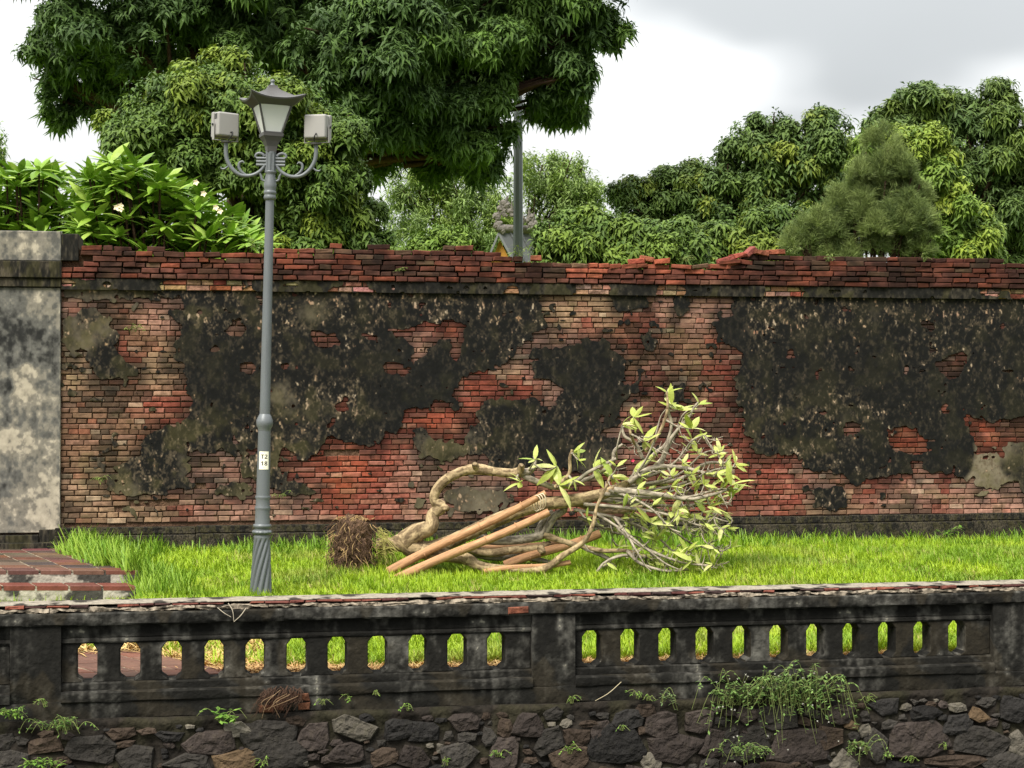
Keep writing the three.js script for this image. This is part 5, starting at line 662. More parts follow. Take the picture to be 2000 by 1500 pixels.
function tree({ name, label, depth, foot, clumps, count, kind, size = 1, pal, seed, limbs = true, shell = 0.5, trunkR = 0.22, group: grp = 'trees beyond the wall', flat = 1, young = 0.25, youngCol, blob = 1, tall = 0.8, forkAt = 0.42, domes = 1.7, fill = 0.14 }) {
  const r = rng(seed), b = at(foot, 600, depth), t = thing(name, label, 'tree', grp, V(b.x, 0.3, b.z)), px = depth / FOCAL, cs = clumps.map(([u, v, ru, rv, dz = 0]) => ({ c: at(u, v, depth + dz).sub(t.position), rx: ru * px, ry: rv * px, rz: (ru + rv) / 2 * px * flat })), vol = cs.map((c) => Math.pow(c.rx * c.ry * c.rz, 0.72)), tot = vol.reduce((a, q) => a + q, 0), pts = [];
  cs.forEach((c, ci) => {
    const n = count * vol[ci] / tot, mean = (c.rx + c.ry) / 2, R0 = clamp(mean * 0.42, 0.22, 0.95) * blob, k = Math.max(3, Math.round(Math.pow(mean / R0, 2) * domes)), per = Math.round(n / k * 0.86);
    const add = (p, d, yo = 0) => { if (p.y + t.position.y < 0.5) return; const patch = fbm(p.x * 0.9 + p.z * 0.4, p.y * 0.9 + p.z * 0.3, 3, seed + 77), w = r(), base = mix3(pal[0], pal[1], w), yy = yo * (r() < 0.8 ? 1 : 0.2), kk = 0.8 + 0.4 * r(), col = mix3(base, youngCol ?? pal[1], yy * 0.85).map((q) => q * kk); pts.push([p, d, size * (0.55 + 0.85 * r()), rgb(...col)]); };
    for (let j = 0; j < k; j++) {                                 // boughs: small domes of shoots set over the clump
      const z = r() * 2 - 1, a = r() * 6.283, h = Math.sqrt(1 - z * z), rr = mix(shell, 1.14, Math.pow(r(), 0.6)), o = V(c.c.x + h * Math.cos(a) * c.rx * rr, c.c.y + z * c.ry * rr, c.c.z + h * Math.sin(a) * c.rz * rr), R = R0 * (0.5 + 0.85 * r()), hy = tall * (0.7 + 0.35 * r()), yo = r() < young * 1.15 ? 0.35 + 0.65 * r() : 0.12 * r();
      for (let i = 0; i < per; i++) { const y2 = mix(-0.35, 1, Math.pow(r(), 0.8)), a2 = r() * 6.283, h2 = Math.sqrt(Math.max(0, 1 - y2 * y2)), d = V(h2 * Math.cos(a2), y2, h2 * Math.sin(a2)), q = R * (0.72 + 0.34 * r()), w2 = tall > 1 ? 1 - 0.55 * Math.max(0, y2) : 1; add(V(o.x + d.x * q * w2, o.y + d.y * q * hy, o.z + d.z * q * w2), d, yo); }
    }
    for (let i = 0; i < n * fill; i++) { const z = r() * 2 - 1, a = r() * 6.283, h = Math.sqrt(1 - z * z), d = V(h * Math.cos(a), z, h * Math.sin(a)), rr = Math.pow(r(), 0.5) * 1.08; add(V(c.c.x + d.x * c.rx * rr, c.c.y + d.y * c.ry * rr, c.c.z + d.z * c.rz * rr), d); }
  });
  const crown = group(t, 'crown'); placeSprigs(crown, 'leaves', kind, pts, seed + 5);
  if (limbs) { const top = cs.reduce((a, q) => q.c.y > a ? q.c.y : a, 0), fork = V(0, top * forkAt, 0); part(t, 'trunk', tube([V(0, 0, 0), V(0.06, fork.y * 0.5, 0), fork], [trunkR * 1.25, trunkR, trunkR * 0.85], 10, 4, 0.08, seed), treeBark); cs.forEach((c, i) => { const m = fork.clone().lerp(c.c, 0.5).add(V((r() - 0.5) * 0.4, 0.15, (r() - 0.5) * 0.4)); part(t, 'limb', tube([fork, m, c.c.clone().add(V(0, c.ry * 0.2, 0))], [trunkR * 0.6, trunkR * 0.35, 0.03], 7, 5, 0.1, seed + i), treeBark); for (let k = 0; k < 5; k++) { const a = r() * 6.28, e = c.c.clone().add(V(Math.cos(a) * c.rx * 0.75, (r() - 0.3) * c.ry * 0.9, Math.sin(a) * c.rz * 0.75)), f = fork.clone().lerp(c.c, 0.55 + 0.4 * r()); part(t, 'bough', tube([f, f.clone().lerp(e, 0.5).add(V(0, 0.08, 0)), e], [trunkR * 0.22, trunkR * 0.13, 0.012], 5, 4, 0.1, k), treeBark); } }); }
  return t;
}
const DK = [[0.042, 0.085, 0.020], [0.095, 0.168, 0.034]], MD = [[0.066, 0.128, 0.020], [0.13, 0.21, 0.028]], LT = [[0.10, 0.18, 0.026], [0.20, 0.30, 0.04]], LIME = [0.21, 0.27, 0.035];
tree({ name: 'mango_tree', label: 'huge dark spreading tree filling the upper left of the picture', depth: 36, foot: 470, kind: 'mango', size: 1.12, count: 30000, pal: DK, seed: 801, trunkR: 0.34, forkAt: 0.6, young: 0.30, youngCol: [0.13, 0.23, 0.03], shell: 0.45,
  clumps: [[130, 95, 72, 58], [95, 140, 42, 48, 0.5], [125, 200, 46, 36, 1], [230, 60, 120, 80, -1], [240, 130, 80, 60], [195, 205, 45, 34, 1], [370, 30, 160, 90, 0.5], [400, 120, 110, 60, 3], [520, 20, 160, 90], [600, 90, 110, 80, 1.5], [680, 70, 120, 90, -2], [640, 170, 90, 80, -1.5], [760, 90, 120, 100, -2], [720, 200, 100, 90, -1.5], [850, 90, 130, 110, -1], [830, 210, 110, 90, -1], [930, 180, 90, 110], [960, 70, 120, 100, 0.5], [955, 265, 50, 60], [880, 285, 55, 45, 1], [1060, 60, 120, 95, 0.5], [1070, 140, 85, 75, 1], [1080, 205, 60, 30, 1], [1140, 50, 65, 60, 0.5], [1185, 45, 34, 44], [1120, 150, 38, 42], [760, 290, 75, 48, 1], [690, 305, 50, 50, 2], [850, 310, 60, 38, 1], [950, 310, 38, 40, 0.5], [610, 250, 80, 60, 1], [310, -60, 260, 90], [800, -60, 340, 90], [1080, -40, 160, 70]] });
tree({ name: 'lychee_tree', label: 'rounded mid green tree with drooping yellow green shoots behind the lamp', depth: 28, foot: 600, kind: 'lychee', size: 1.0, count: 14000, pal: MD, seed: 811, trunkR: 0.2, young: 0.46, youngCol: [0.24, 0.31, 0.03], shell: 0.55,
  clumps: [[430, 165, 110, 55], [360, 200, 110, 65, -0.5], [260, 245, 60, 55], [330, 280, 100, 60, -0.8], [470, 220, 120, 70, -0.8], [590, 210, 70, 60], [420, 310, 90, 60, -0.8], [560, 290, 110, 75, -0.8], [630, 260, 70, 70, -0.4], [650, 350, 75, 70, -0.8], [570, 400, 90, 70, -0.6], [680, 420, 60, 65, -0.4], [500, 440, 80, 60, -0.3], [710, 470, 40, 40], [600, 480, 100, 50, -0.6], [290, 330, 60, 40]] });
tree({ name: 'silvery_tree', label: 'light airy tree with thin grey green leaves around the mast', depth: 50, foot: 980, kind: 'fine', size: 1.15, count: 3000, blob: 0.6, domes: 1.0, pal: [[0.16, 0.24, 0.075], [0.28, 0.38, 0.11]], seed: 821, trunkR: 0.2, young: 0.35, youngCol: [0.24, 0.33, 0.05], shell: 0.3,
  clumps: [[860, 325, 85, 45], [815, 390, 70, 60], [905, 395, 75, 60], [850, 455, 100, 50], [950, 440, 60, 60], [1060, 330, 75, 42], [1115, 345, 60, 50], [1080, 400, 90, 55], [1140, 400, 45, 60], [1000, 470, 130, 50]] });
tree({ name: 'dark_round_tree', label: 'dark green tree with yellowish shoots and tufted top right of the mast', depth: 38, foot: 1430, kind: 'lychee', size: 1.15, count: 11000, pal: [[0.065, 0.118, 0.030], [0.13, 0.205, 0.042]], seed: 831, trunkR: 0.26, young: 0.40, youngCol: [0.26, 0.31, 0.04], shell: 0.5,
  clumps: [[1525, 235, 26, 26], [1600, 230, 24, 28], [1480, 260, 55, 40], [1560, 280, 90, 45], [1620, 270, 55, 60], [1470, 320, 60, 45], [1400, 345, 60, 45], [1340, 390, 75, 45], [1250, 400, 50, 45], [1220, 370, 24, 20], [1290, 345, 40, 22], [1430, 400, 75, 50], [1540, 350, 80, 50], [1620, 360, 60, 60], [1390, 450, 110, 50], [1250, 450, 60, 40], [1520, 420, 70, 40], [1600, 460, 60, 50]] });
tree({ name: 'far_right_tree', label: 'large olive green tree at the right edge, tallest behind the conifer', depth: 43, foot: 1880, kind: 'mango', size: 1.15, count: 11500, pal: [[0.07, 0.122, 0.034], [0.145, 0.22, 0.05]], seed: 841, trunkR: 0.35, young: 0.30, youngCol: [0.15, 0.21, 0.03], shell: 0.5,
  clumps: [[1790, 200, 75, 42], [1880, 205, 80, 45], [1950, 240, 60, 60], [1730, 235, 45, 35], [1820, 260, 100, 60], [1920, 310, 90, 70], [1980, 360, 70, 80], [1860, 360, 80, 60], [1940, 430, 90, 70], [2060, 300, 80, 100], [1880, 460, 70, 50], [1990, 480, 60, 50], [1770, 300, 60, 50], [2080, 450, 90, 90]] });
tree({ name: 'bright_lime_tree', label: 'broad tree with vivid lime shoots spreading right of the conifer', depth: 31, foot: 1800, kind: 'lychee', size: 1.05, count: 6500, pal: LT, seed: 851, trunkR: 0.18, young: 0.55, youngCol: [0.32, 0.39, 0.045], shell: 0.55,
  clumps: [[1730, 270, 60, 35], [1790, 290, 50, 40], [1760, 340, 80, 55], [1840, 350, 45, 50], [1860, 420, 60, 60], [1900, 440, 45, 45], [1930, 480, 40, 30], [1820, 470, 90, 45], [1690, 300, 30, 30]] });
tree({ name: 'young_mango_tree', label: 'low leafy tree with drooping lime shoots just right of the mast', depth: 26, foot: 1150, kind: 'lychee', size: 0.95, count: 4600, pal: [[0.075, 0.14, 0.022], [0.15, 0.23, 0.036]], seed: 861, trunkR: 0.09, young: 0.42, youngCol: [0.18, 0.26, 0.03], shell: 0.5,
  clumps: [[1066, 462, 32, 36], [1068, 505, 30, 24], [1130, 450, 50, 40], [1130, 500, 70, 30], [1200, 450, 45, 40], [1230, 480, 60, 45], [1300, 470, 55, 45], [1290, 500, 70, 30], [1180, 490, 50, 40]] });
tree({ name: 'low_lime_bush', label: 'low bush with pale lime leaf tufts left of the conifer', depth: 27.5, foot: 1470, kind: 'lychee', size: 0.95, count: 3600, pal: [[0.07, 0.13, 0.022], [0.14, 0.215, 0.034]], seed: 871, trunkR: 0.08, young: 0.45, youngCol: [0.23, 0.28, 0.03], shell: 0.5,
  clumps: [[1400, 480, 60, 40], [1460, 470, 55, 45], [1510, 440, 45, 40], [1550, 420, 40, 30], [1490, 495, 90, 30], [1590, 470, 50, 50]] });
tree({ name: 'left_edge_tree', label: 'sliver of a pale leafy tree at the far left edge', depth: 44, foot: -60, kind: 'lychee', size: 1.2, count: 700, pal: LT, seed: 881, trunkR: 0.2, young: 0.4, youngCol: [0.2, 0.24, 0.06], shell: 0.5, clumps: [[-40, 270, 55, 45], [-50, 330, 70, 50], [-10, 300, 28, 30], [-60, 420, 90, 60]] });
tree({ name: 'low_hedge_tree', label: 'small bright shrub peeping over the wall left of the temple roof', depth: 25.5, foot: 900, kind: 'lychee', size: 0.8, count: 500, pal: LT, seed: 885, trunkR: 0.05, young: 0.3, youngCol: [0.16, 0.25, 0.03], shell: 0.4, clumps: [[860, 480, 40, 25], [900, 486, 26, 20], [800, 490, 40, 20], [870, 506, 60, 18]] });
{ // conifer with flame-like upright sprays
  const cl = [[1700, 318, 17, 36], [1740, 308, 18, 34], [1720, 365, 44, 44], [1690, 345, 30, 32], [1762, 345, 28, 34], [1664, 385, 30, 38], [1775, 385, 28, 40], [1640, 430, 34, 40], [1605, 462, 28, 34], [1700, 440, 48, 46], [1775, 435, 36, 42], [1815, 425, 18, 34], [1570, 490, 26, 24], [1650, 488, 46, 30], [1750, 488, 48, 30], [1808, 480, 22, 28], [1590, 508, 40, 14]];
  tree({ name: 'conifer', label: 'dense grey green conifer with upright feathery sprays above the wall', depth: 26, foot: 1700, kind: 'conifer', size: 1.0, count: 13000, blob: 0.66, tall: 1.9, domes: 1.35, fill: 0.05, pal: [[0.10, 0.145, 0.045], [0.21, 0.27, 0.08]], seed: 891, trunkR: 0.05, forkAt: 0.3, young: 0.4, youngCol: [0.26, 0.32, 0.10], shell: 0.75, clumps: cl });
}

// ---------------------------------------------------------------- the two big-leaved frangipanis behind the left part of the wall
{
  const leafS = (k) => { const T = new Tris(), rr = rng(901 + k); addLeaf(T, V(0, 0, 0), V(0, 0, 1), V(1, 0, 0), 0.36, 0.112 + 0.02 * rr(), 0.10 + 0.45 * rr(), 5, 0.26); return T.geo(); }, shapes = Array.from({ length: 8 }, (_, k) => leafS(k));
  const tones = [[0.17, 0.30, 0.03], [0.23, 0.38, 0.04], [0.29, 0.44, 0.055], [0.13, 0.24, 0.025], [0.35, 0.48, 0.08]].map((c) => leafMat({ color: rgb(...c), roughness: 0.4, transmission: 0.42 }));
  const fl = std({ color: rgb(0.75, 0.66, 0.42), side: THREE.DoubleSide });
  for (const [label, D, foot, region, seed, cnt, ownN] of [
    ['frangipani bush with glossy leaves at the far left behind the pier', 24.5, 40, [[-80, 335], [0, 330], [30, 322], [70, 316], [105, 325], [150, 335], [165, 380], [150, 440], [120, 470], [60, 470], [0, 480], [-80, 490]], 911, 110, 240],
    ['large leafy frangipani with bright green leaves and few cream flowers over the wall', 23.6, 320, [[140, 400], [165, 330], [205, 300], [250, 305], [300, 325], [345, 345], [385, 370], [420, 392], [455, 405], [485, 430], [512, 470], [505, 500], [400, 505], [250, 500], [170, 480], [150, 450]], 917, 210, 300]]) {
    const r = rng(seed), b = at(foot, 600, D), t = thing('frangipani_bush', label, 'frangipani', 'frangipanis behind the wall', V(b.x, 0.3, b.z)), inv = t.position.clone().negate(), all = [], tips = [];
    const inside = (u, v) => { let s = false; for (let i = 0, j = region.length - 1; i < region.length; j = i++) { const [ax, ay] = region[j], [bx, by] = region[i]; if ((ay > v) !== (by > v) && u < (bx - ax) * (v - ay) / (by - ay) + ax) s = !s; } return s; };
    const [u0, u1] = [Math.min(...region.map((q) => q[0])), Math.max(...region.map((q) => q[0]))], [v0, v1] = [Math.min(...region.map((q) => q[1])), Math.max(...region.map((q) => q[1]))];
    let guard = 0; while (tips.length < cnt && guard++ < 20000) { const u = mix(u0, u1, r()), v = mix(v0, v1, r()); if (!inside(u, v)) continue; if (tips.some((q) => Math.hypot(q.u - u, q.v - v) < 8)) continue; tips.push({ u, v, p: at(u, v + 14, D + (r() - 0.5) * 1.6).add(inv) }); }
    for (const k of tips) { const n = 9 + Math.floor(r() * 5); k.near = -k.p.z; for (let i = 0; i < n; i++) { const a = i / n * 6.283 + r() * 0.5, el = mix(-0.15, 1.15, r()), d = V(Math.cos(a) * Math.cos(el), Math.sin(el), Math.sin(a) * Math.cos(el)); all.push({ p: k.p.clone().addScaledVector(d, 0.02), d, s: 0.62 + 0.45 * r(), g: Math.floor(r() * 8), c: [0, 0, 1, 1, 1, 2, 2, 3, 4][Math.floor(r() * 9)], up: V((r() - 0.5) * 0.6, 1, (r() - 0.5) * 0.6).normalize(), z: k.p.z + 0.6 * Math.max(0, d.z) }); } }
    all.sort((a, q) => q.z - a.z); const lv = group(t, 'leaves'), rest = new Map(), tmp = new THREE.Object3D();
    all.forEach((l, i) => { tmp.position.copy(l.p); tmp.up.copy(l.up); tmp.rotation.set(0, 0, 0); tmp.lookAt(l.p.clone().add(l.d)); tmp.scale.setScalar(l.s); tmp.updateMatrix(); if (i < ownN) { const m = part(lv, 'leaf', shapes[l.g], tones[l.c]); m.position.copy(tmp.position); m.quaternion.copy(tmp.quaternion); m.scale.copy(tmp.scale); } else { const q = shapes[l.g].clone().applyMatrix4(tmp.matrix); rest.set(l.c, [...(rest.get(l.c) ?? []), q]); } });
    for (const [c, gs] of rest) part(lv, 'further_leaves', mergeGeometries(gs), tones[c], 'stuff');
    part(t, 'trunk', tube([V(0, 0, 0), V(0.1, 1.0, 0), V(0, 2.0, 0)], [0.16, 0.13, 0.12], 9, 4, 0.05, 3), greyBark);
    const st = []; for (const k of tips) { const f = V((r() - 0.5) * 0.5 + k.p.x * 0.35, 2.0 + r() * 0.6, (r() - 0.5) * 0.5), m = f.clone().lerp(k.p, 0.6).add(V(0, -0.12, 0)); st.push(tube([V(0, 1.9, 0), f, m, k.p], [0.06, 0.035, 0.02, 0.013], 5, 3)); } part(t, 'branches', mergeGeometries(st), treeBark, 'stuff');
    if (seed === 917) for (const [u, v] of [[228, 405], [236, 408], [383, 356], [398, 378], [422, 405], [430, 412], [236, 402]]) { const T = new Tris(), o = at(u, v, D - 1.0).add(inv); for (let i = 0; i < 5; i++) { const a = i * 1.2566; addLeaf(T, o, V(Math.cos(a), Math.sin(a), 0.5).normalize(), V(-Math.sin(a), Math.cos(a), 0), 0.05, 0.035, 0.1, 2, 0.15); } part(t, 'flower', T.geo(), fl); }
  }
}

// ---------------------------------------------------------------- grass
{
  const tuft = (seed, n, h, lean) => { const T = new Tris(), r = rng(seed); for (let i = 0; i < n; i++) { const a = r() * 6.283, o = V((r() - 0.5) * 0.10, 0, (r() - 0.5) * 0.10), l = h * (0.55 + 0.75 * r()), ln = lean * (0.3 + r()), d = V(Math.cos(a) * ln, 1, Math.sin(a) * ln).normalize(), s = V(-Math.sin(a + r()), 0, Math.cos(a + r())).normalize(), w = 0.0048 + 0.0044 * r(); let p0 = null; const K = 4; for (let k = 0; k <= K; k++) { const t = k / K, c = o.clone().addScaledVector(d, l * t); c.x += Math.cos(a) * l * 0.55 * ln * t * t; c.z += Math.sin(a) * l * 0.55 * ln * t * t; c.y -= l * 0.30 * ln * t * t; const ww = w * (1 - 0.85 * t * t), L = c.clone().addScaledVector(s, -ww), R = c.clone().addScaledVector(s, ww); if (p0) T.quad([p0[0].x, p0[0].y, p0[0].z], [p0[1].x, p0[1].y, p0[1].z], [R.x, R.y, R.z], [L.x, L.y, L.z]); p0 = [L, R]; } } return T.geo(); };
  const gm = leafMat({ roughness: 0.5, transmission: 0.42 }), q = new THREE.Quaternion(), M = new THREE.Matrix4(), up = V(0, 1, 0);
  const spread = (name, label, category, geo, pts, mat = gm, parent = null) => { const im = shadow(new THREE.InstancedMesh(geo, mat, pts.length)); im.name = parent ? name : numbered(name); im.userData = parent ? { kind: 'stuff' } : { kind: 'stuff', label, category }; pts.forEach(([p, s, c, a], i) => { q.setFromAxisAngle(up, a); M.compose(p, q, V(s[0], s[1], s[0])); im.setMatrixAt(i, M); im.setColorAt(i, c); }); (parent ?? scene).add(im); };
  // where nothing grows: landing, step and path
  const plan = (o, ux, uz, w, d) => (p) => { const dx = p.x - o.x, dz = p.z - o.z, det = ux.x * uz.z - ux.z * uz.x, a = (dx * uz.z - dz * uz.x) / det, b = (ux.x * dz - ux.z * dx) / det; return a > 0 && a < w && b > 0 && b < d; };
  const noGrow = [plan(V(-3.73, 0, -17.37), V(-1, 0, 0), SIDE, 4.6, 3.3), plan(V(-3.68, 0, -17.03), V(-1, 0, 0), SIDE, 4.7, 0.4), plan(balW(-7.0, -0.33), V(Math.cos(BAL_TH), 0, -Math.sin(BAL_TH)), V(-0.62, 0, -0.785), 4.95, 1.75), plan(V(-3.66, 0, -15.5), V(-1, 0, 0), V(0, 0, -1), 4.6, 1.5)];
  const r = rng(1001), A = [[], [], []], tall = [], dry = [];
  for (let i = 0; i < 62000; i++) {
    const lx = mix(-6.9, 8.2, r()), lz = mix(0.10, 6.75, Math.pow(r(), 1.1)), p = wl(lx, lz); if (noGrow.some((f) => f(p))) continue; p.y = lawnY(p.x, p.z) - 0.005;
    const n = fbm(lx * 0.9, lz * 0.9, 3, 1011), n2 = fbm(lx * 3, lz * 3, 3, 1013); const h = (0.72 + 0.75 * n) * (0.75 + 0.5 * r());
    const bal0 = balW(-2.2, -1.5); if (p.x < -2.0 && p.z > -15.4 && r() < 0.85) { if (r() < 0.4) dry.push([p, [1, 0.7], rgb(...mix3([0.42, 0.27, 0.10], [0.55, 0.40, 0.16], r())), r() * 6.28]); continue; }
    let c = mix3([0.23, 0.37, 0.018], [0.43, 0.55, 0.032], clamp(n2 * 1.2 - 0.1 + 0.35 * (r() - 0.5))); { const dull = sstep(0.56, 0.72, fbm(lx * 1.6 + 4, lz * 1.6, 3, 1017)); c = mix3(c, [0.33, 0.36, 0.075], 0.55 * dull); const deep = sstep(0.58, 0.72, fbm(lx * 1.1 + 9, lz * 1.4, 3, 1019)); c = mix3(c, [0.13, 0.27, 0.022], 0.5 * deep); } if (r() < 0.06) c = [0.42, 0.38, 0.12]; if (r() < 0.08) c = mix3(c, [0.13, 0.25, 0.016], 0.6);
    A[i % 3].push([p, [1.0, h], rgb(...c), r() * 6.28]);
  }
  const lawn = new THREE.Group(); lawn.name = 'grass'; lawn.userData = { kind: 'stuff', label: 'short lime green lawn grass between the wall and the balustrade', category: 'grass' }; scene.add(lawn);
  A.forEach((pts, k) => spread('grass_blades', '', '', tuft(1021 + k, 11, 0.110, 0.62), pts, gm, lawn));
  // taller fringe against the wall and beside the steps
  for (let i = 0; i < 2600; i++) { const lx = mix(-5.0, 8.2, r()), lz = 0.13 + 0.75 * Math.pow(r(), 1.8), p = wl(lx, lz); if (noGrow.some((f) => f(p))) continue; p.y = lawnY(p.x, p.z); const k = fbm(lx * 1.3, 3, 3, 1031); if (k < 0.42 && r() < 0.6) continue; tall.push([p, [1.1, (0.55 + 0.9 * r()) * (0.55 + 0.8 * k)], rgb(...mix3([0.12, 0.24, 0.018], [0.27, 0.42, 0.03], r())), r() * 6.28]); }
  for (let i = 0; i < 520; i++) { const t = r(), p = V(-3.70, 0, -17.1).addScaledVector(SIDE, t * 2.9 - 0.2).add(V(0.02 + 0.55 * Math.pow(r(), 1.3) - 0.25 * (t > 0.35 ? r() : 0), 0, 0)); p.y = Math.max(lawnY(p.x, p.z), noGrow[0](p) ? 0.44 : 0); tall.push([p, [1.2, 0.9 + 0.75 * r()], rgb(...mix3([0.15, 0.29, 0.02], [0.31, 0.44, 0.05], r())), r() * 6.28]); }
  for (let i = 0; i < 60; i++) { const p = at(215 + 55 * r(), 1172, 16.95); p.y = 0.13; p.z += (r() - 0.5) * 0.12; tall.push([p, [0.8, 0.32 + 0.2 * r()], rgb(...mix3([0.17, 0.28, 0.03], [0.40, 0.45, 0.10], r())), r() * 6.28]); }
  spread('tall_grass', 'taller loose grass along the foot of the wall and beside the steps', 'grass', tuft(1041, 9, 0.19, 0.6), tall);
  // dry straw on the bare earth strip behind the balustrade
  for (let i = 0; i < 5200; i++) { const lx = mix(-3.2, 4.9, r()), lz = -0.47 - 0.65 * Math.pow(r(), 1.2), p = balW(lx, lz); if (noGrow.some((f) => f(p)) && r() < 0.97) continue; p.y = lawnY(p.x, p.z) - 0.01; dry.push([p, [1.2, 0.3 + 0.35 * r()], rgb(...mix3([0.50, 0.28, 0.12], [0.62, 0.44, 0.19], r())), r() * 6.28]); }
  for (let i = 0; i < 500; i++) { const lx = mix(-7, -1.6, r()), p = balW(lx, -1.75 - 0.7 * r()); p.y = lawnY(p.x, p.z) - 0.01; dry.push([p, [1.6, 0.5 + 0.6 * r()], rgb(...mix3([0.40, 0.25, 0.09], [0.60, 0.45, 0.2], r())), r() * 6.28]); }
  spread('dry_grass', 'dry straw on the bare earth behind the balustrade openings', 'dry grass', tuft(1047, 11, 0.12, 1.1), dry, std({ color: 0xffffff, side: THREE.DoubleSide, roughness: 0.9 }));
}

// ---------------------------------------------------------------- weeds on the masonry
const weedLeaf = (seed, n) => null;
function weed({ name = 'weed', label, o, turn = 0, seed, stems, len, leaf, col, up = 1, out = 0.6, sag = 0.8, perStem = 12, flowers = 0, tall = 0, cat = 'weed', stemCol, wid = 0.5, spreadX = 0.1 }) {
  const r = rng(seed), t = thing(name, label, cat, 'weeds on the masonry', o, turn), lm = leafMat({ vertexColors: true, roughness: 0.5, transmission: 0.3 }), gs = [], T = new Tris(), F = new Tris();
  for (let i = 0; i < stems; i++) {
    const a = (r() - 0.5) * 2.4, l = len * (0.5 + 0.8 * r()), s0 = V((r() - 0.5) * spreadX, 0, 0), e = V(Math.sin(a) * l * 0.8, up * l * (0.3 + 0.6 * r()), out * l * r()), f = e.clone().add(V(Math.sin(a) * l * 0.45, -sag * l * (0.4 + 1.1 * r()), 0.04 * r())), pts = [s0, e.clone().multiplyScalar(0.5).add(V(0, 0.03 * up, 0)).add(s0), e.add(s0), f.add(s0)], c = new THREE.CatmullRomCurve3(pts);
    gs.push(tube(pts, [0.0028, 0.0024, 0.002, 0.0012], 4, 4));
    for (let k = 0; k < perStem; k++) { const p = c.getPoint(0.15 + 0.85 * r()), b = r() * 6.28, d = V(Math.cos(b), (r() - 0.35) * 1.0, Math.sin(b) * 0.8 + 0.2).normalize(), side = V(0, 1, 0).cross(d).normalize(), cc = mix3(col[0], col[1], r()); addLeaf(T, p, d, side, leaf * (0.6 + 0.8 * r()), leaf * wid, 0.3, 2, 0.2, cc); }
  }
  for (let i = 0; i < tall; i++) { const x = (r() - 0.5) * spreadX * 1.1, h = 0.10 + 0.16 * r(), b = V(x + (r() - 0.5) * 0.12, h, 0.06 + 0.06 * r()); gs.push(tube([V(x, 0, 0.02), V(x, h * 0.5, 0.05), b], [0.0018, 0.0016, 0.0014], 4, 3)); if (flowers) for (let k = 0; k < 6; k++) { const a2 = k * 1.05; addLeaf(F, b, V(Math.cos(a2), 0.3, Math.sin(a2)).normalize(), V(-Math.sin(a2), 0, Math.cos(a2)), 0.012, 0.009, 0.1, 1, 0); addLeaf(F, b, V(Math.cos(a2), Math.sin(a2), 0.3).normalize(), V(-Math.sin(a2), Math.cos(a2), 0), 0.010, 0.008, 0.1, 1, 0); } }
  for (let i = 0; i < flowers; i++) { const b = V((r() - 0.5) * spreadX * 1.3, mix(-0.42, 0.1, r()), 0.1 + 0.08 * r()); for (let k = 0; k < 6; k++) { const a2 = k * 1.05; addLeaf(F, b, V(Math.cos(a2), Math.sin(a2), 0.3).normalize(), V(-Math.sin(a2), Math.cos(a2), 0), 0.012, 0.009, 0.1, 1, 0); } }
  part(t, 'stems', mergeGeometries(gs), std({ color: rgb(...(stemCol ?? [0.16, 0.19, 0.06])) }), 'stuff'); part(t, 'foliage', T.geo(), lm, 'stuff'); if (F.p.length) part(t, 'white_flowers', F.geo(), std({ color: rgb(0.75, 0.73, 0.62), side: THREE.DoubleSide }), 'stuff'); return t;
}
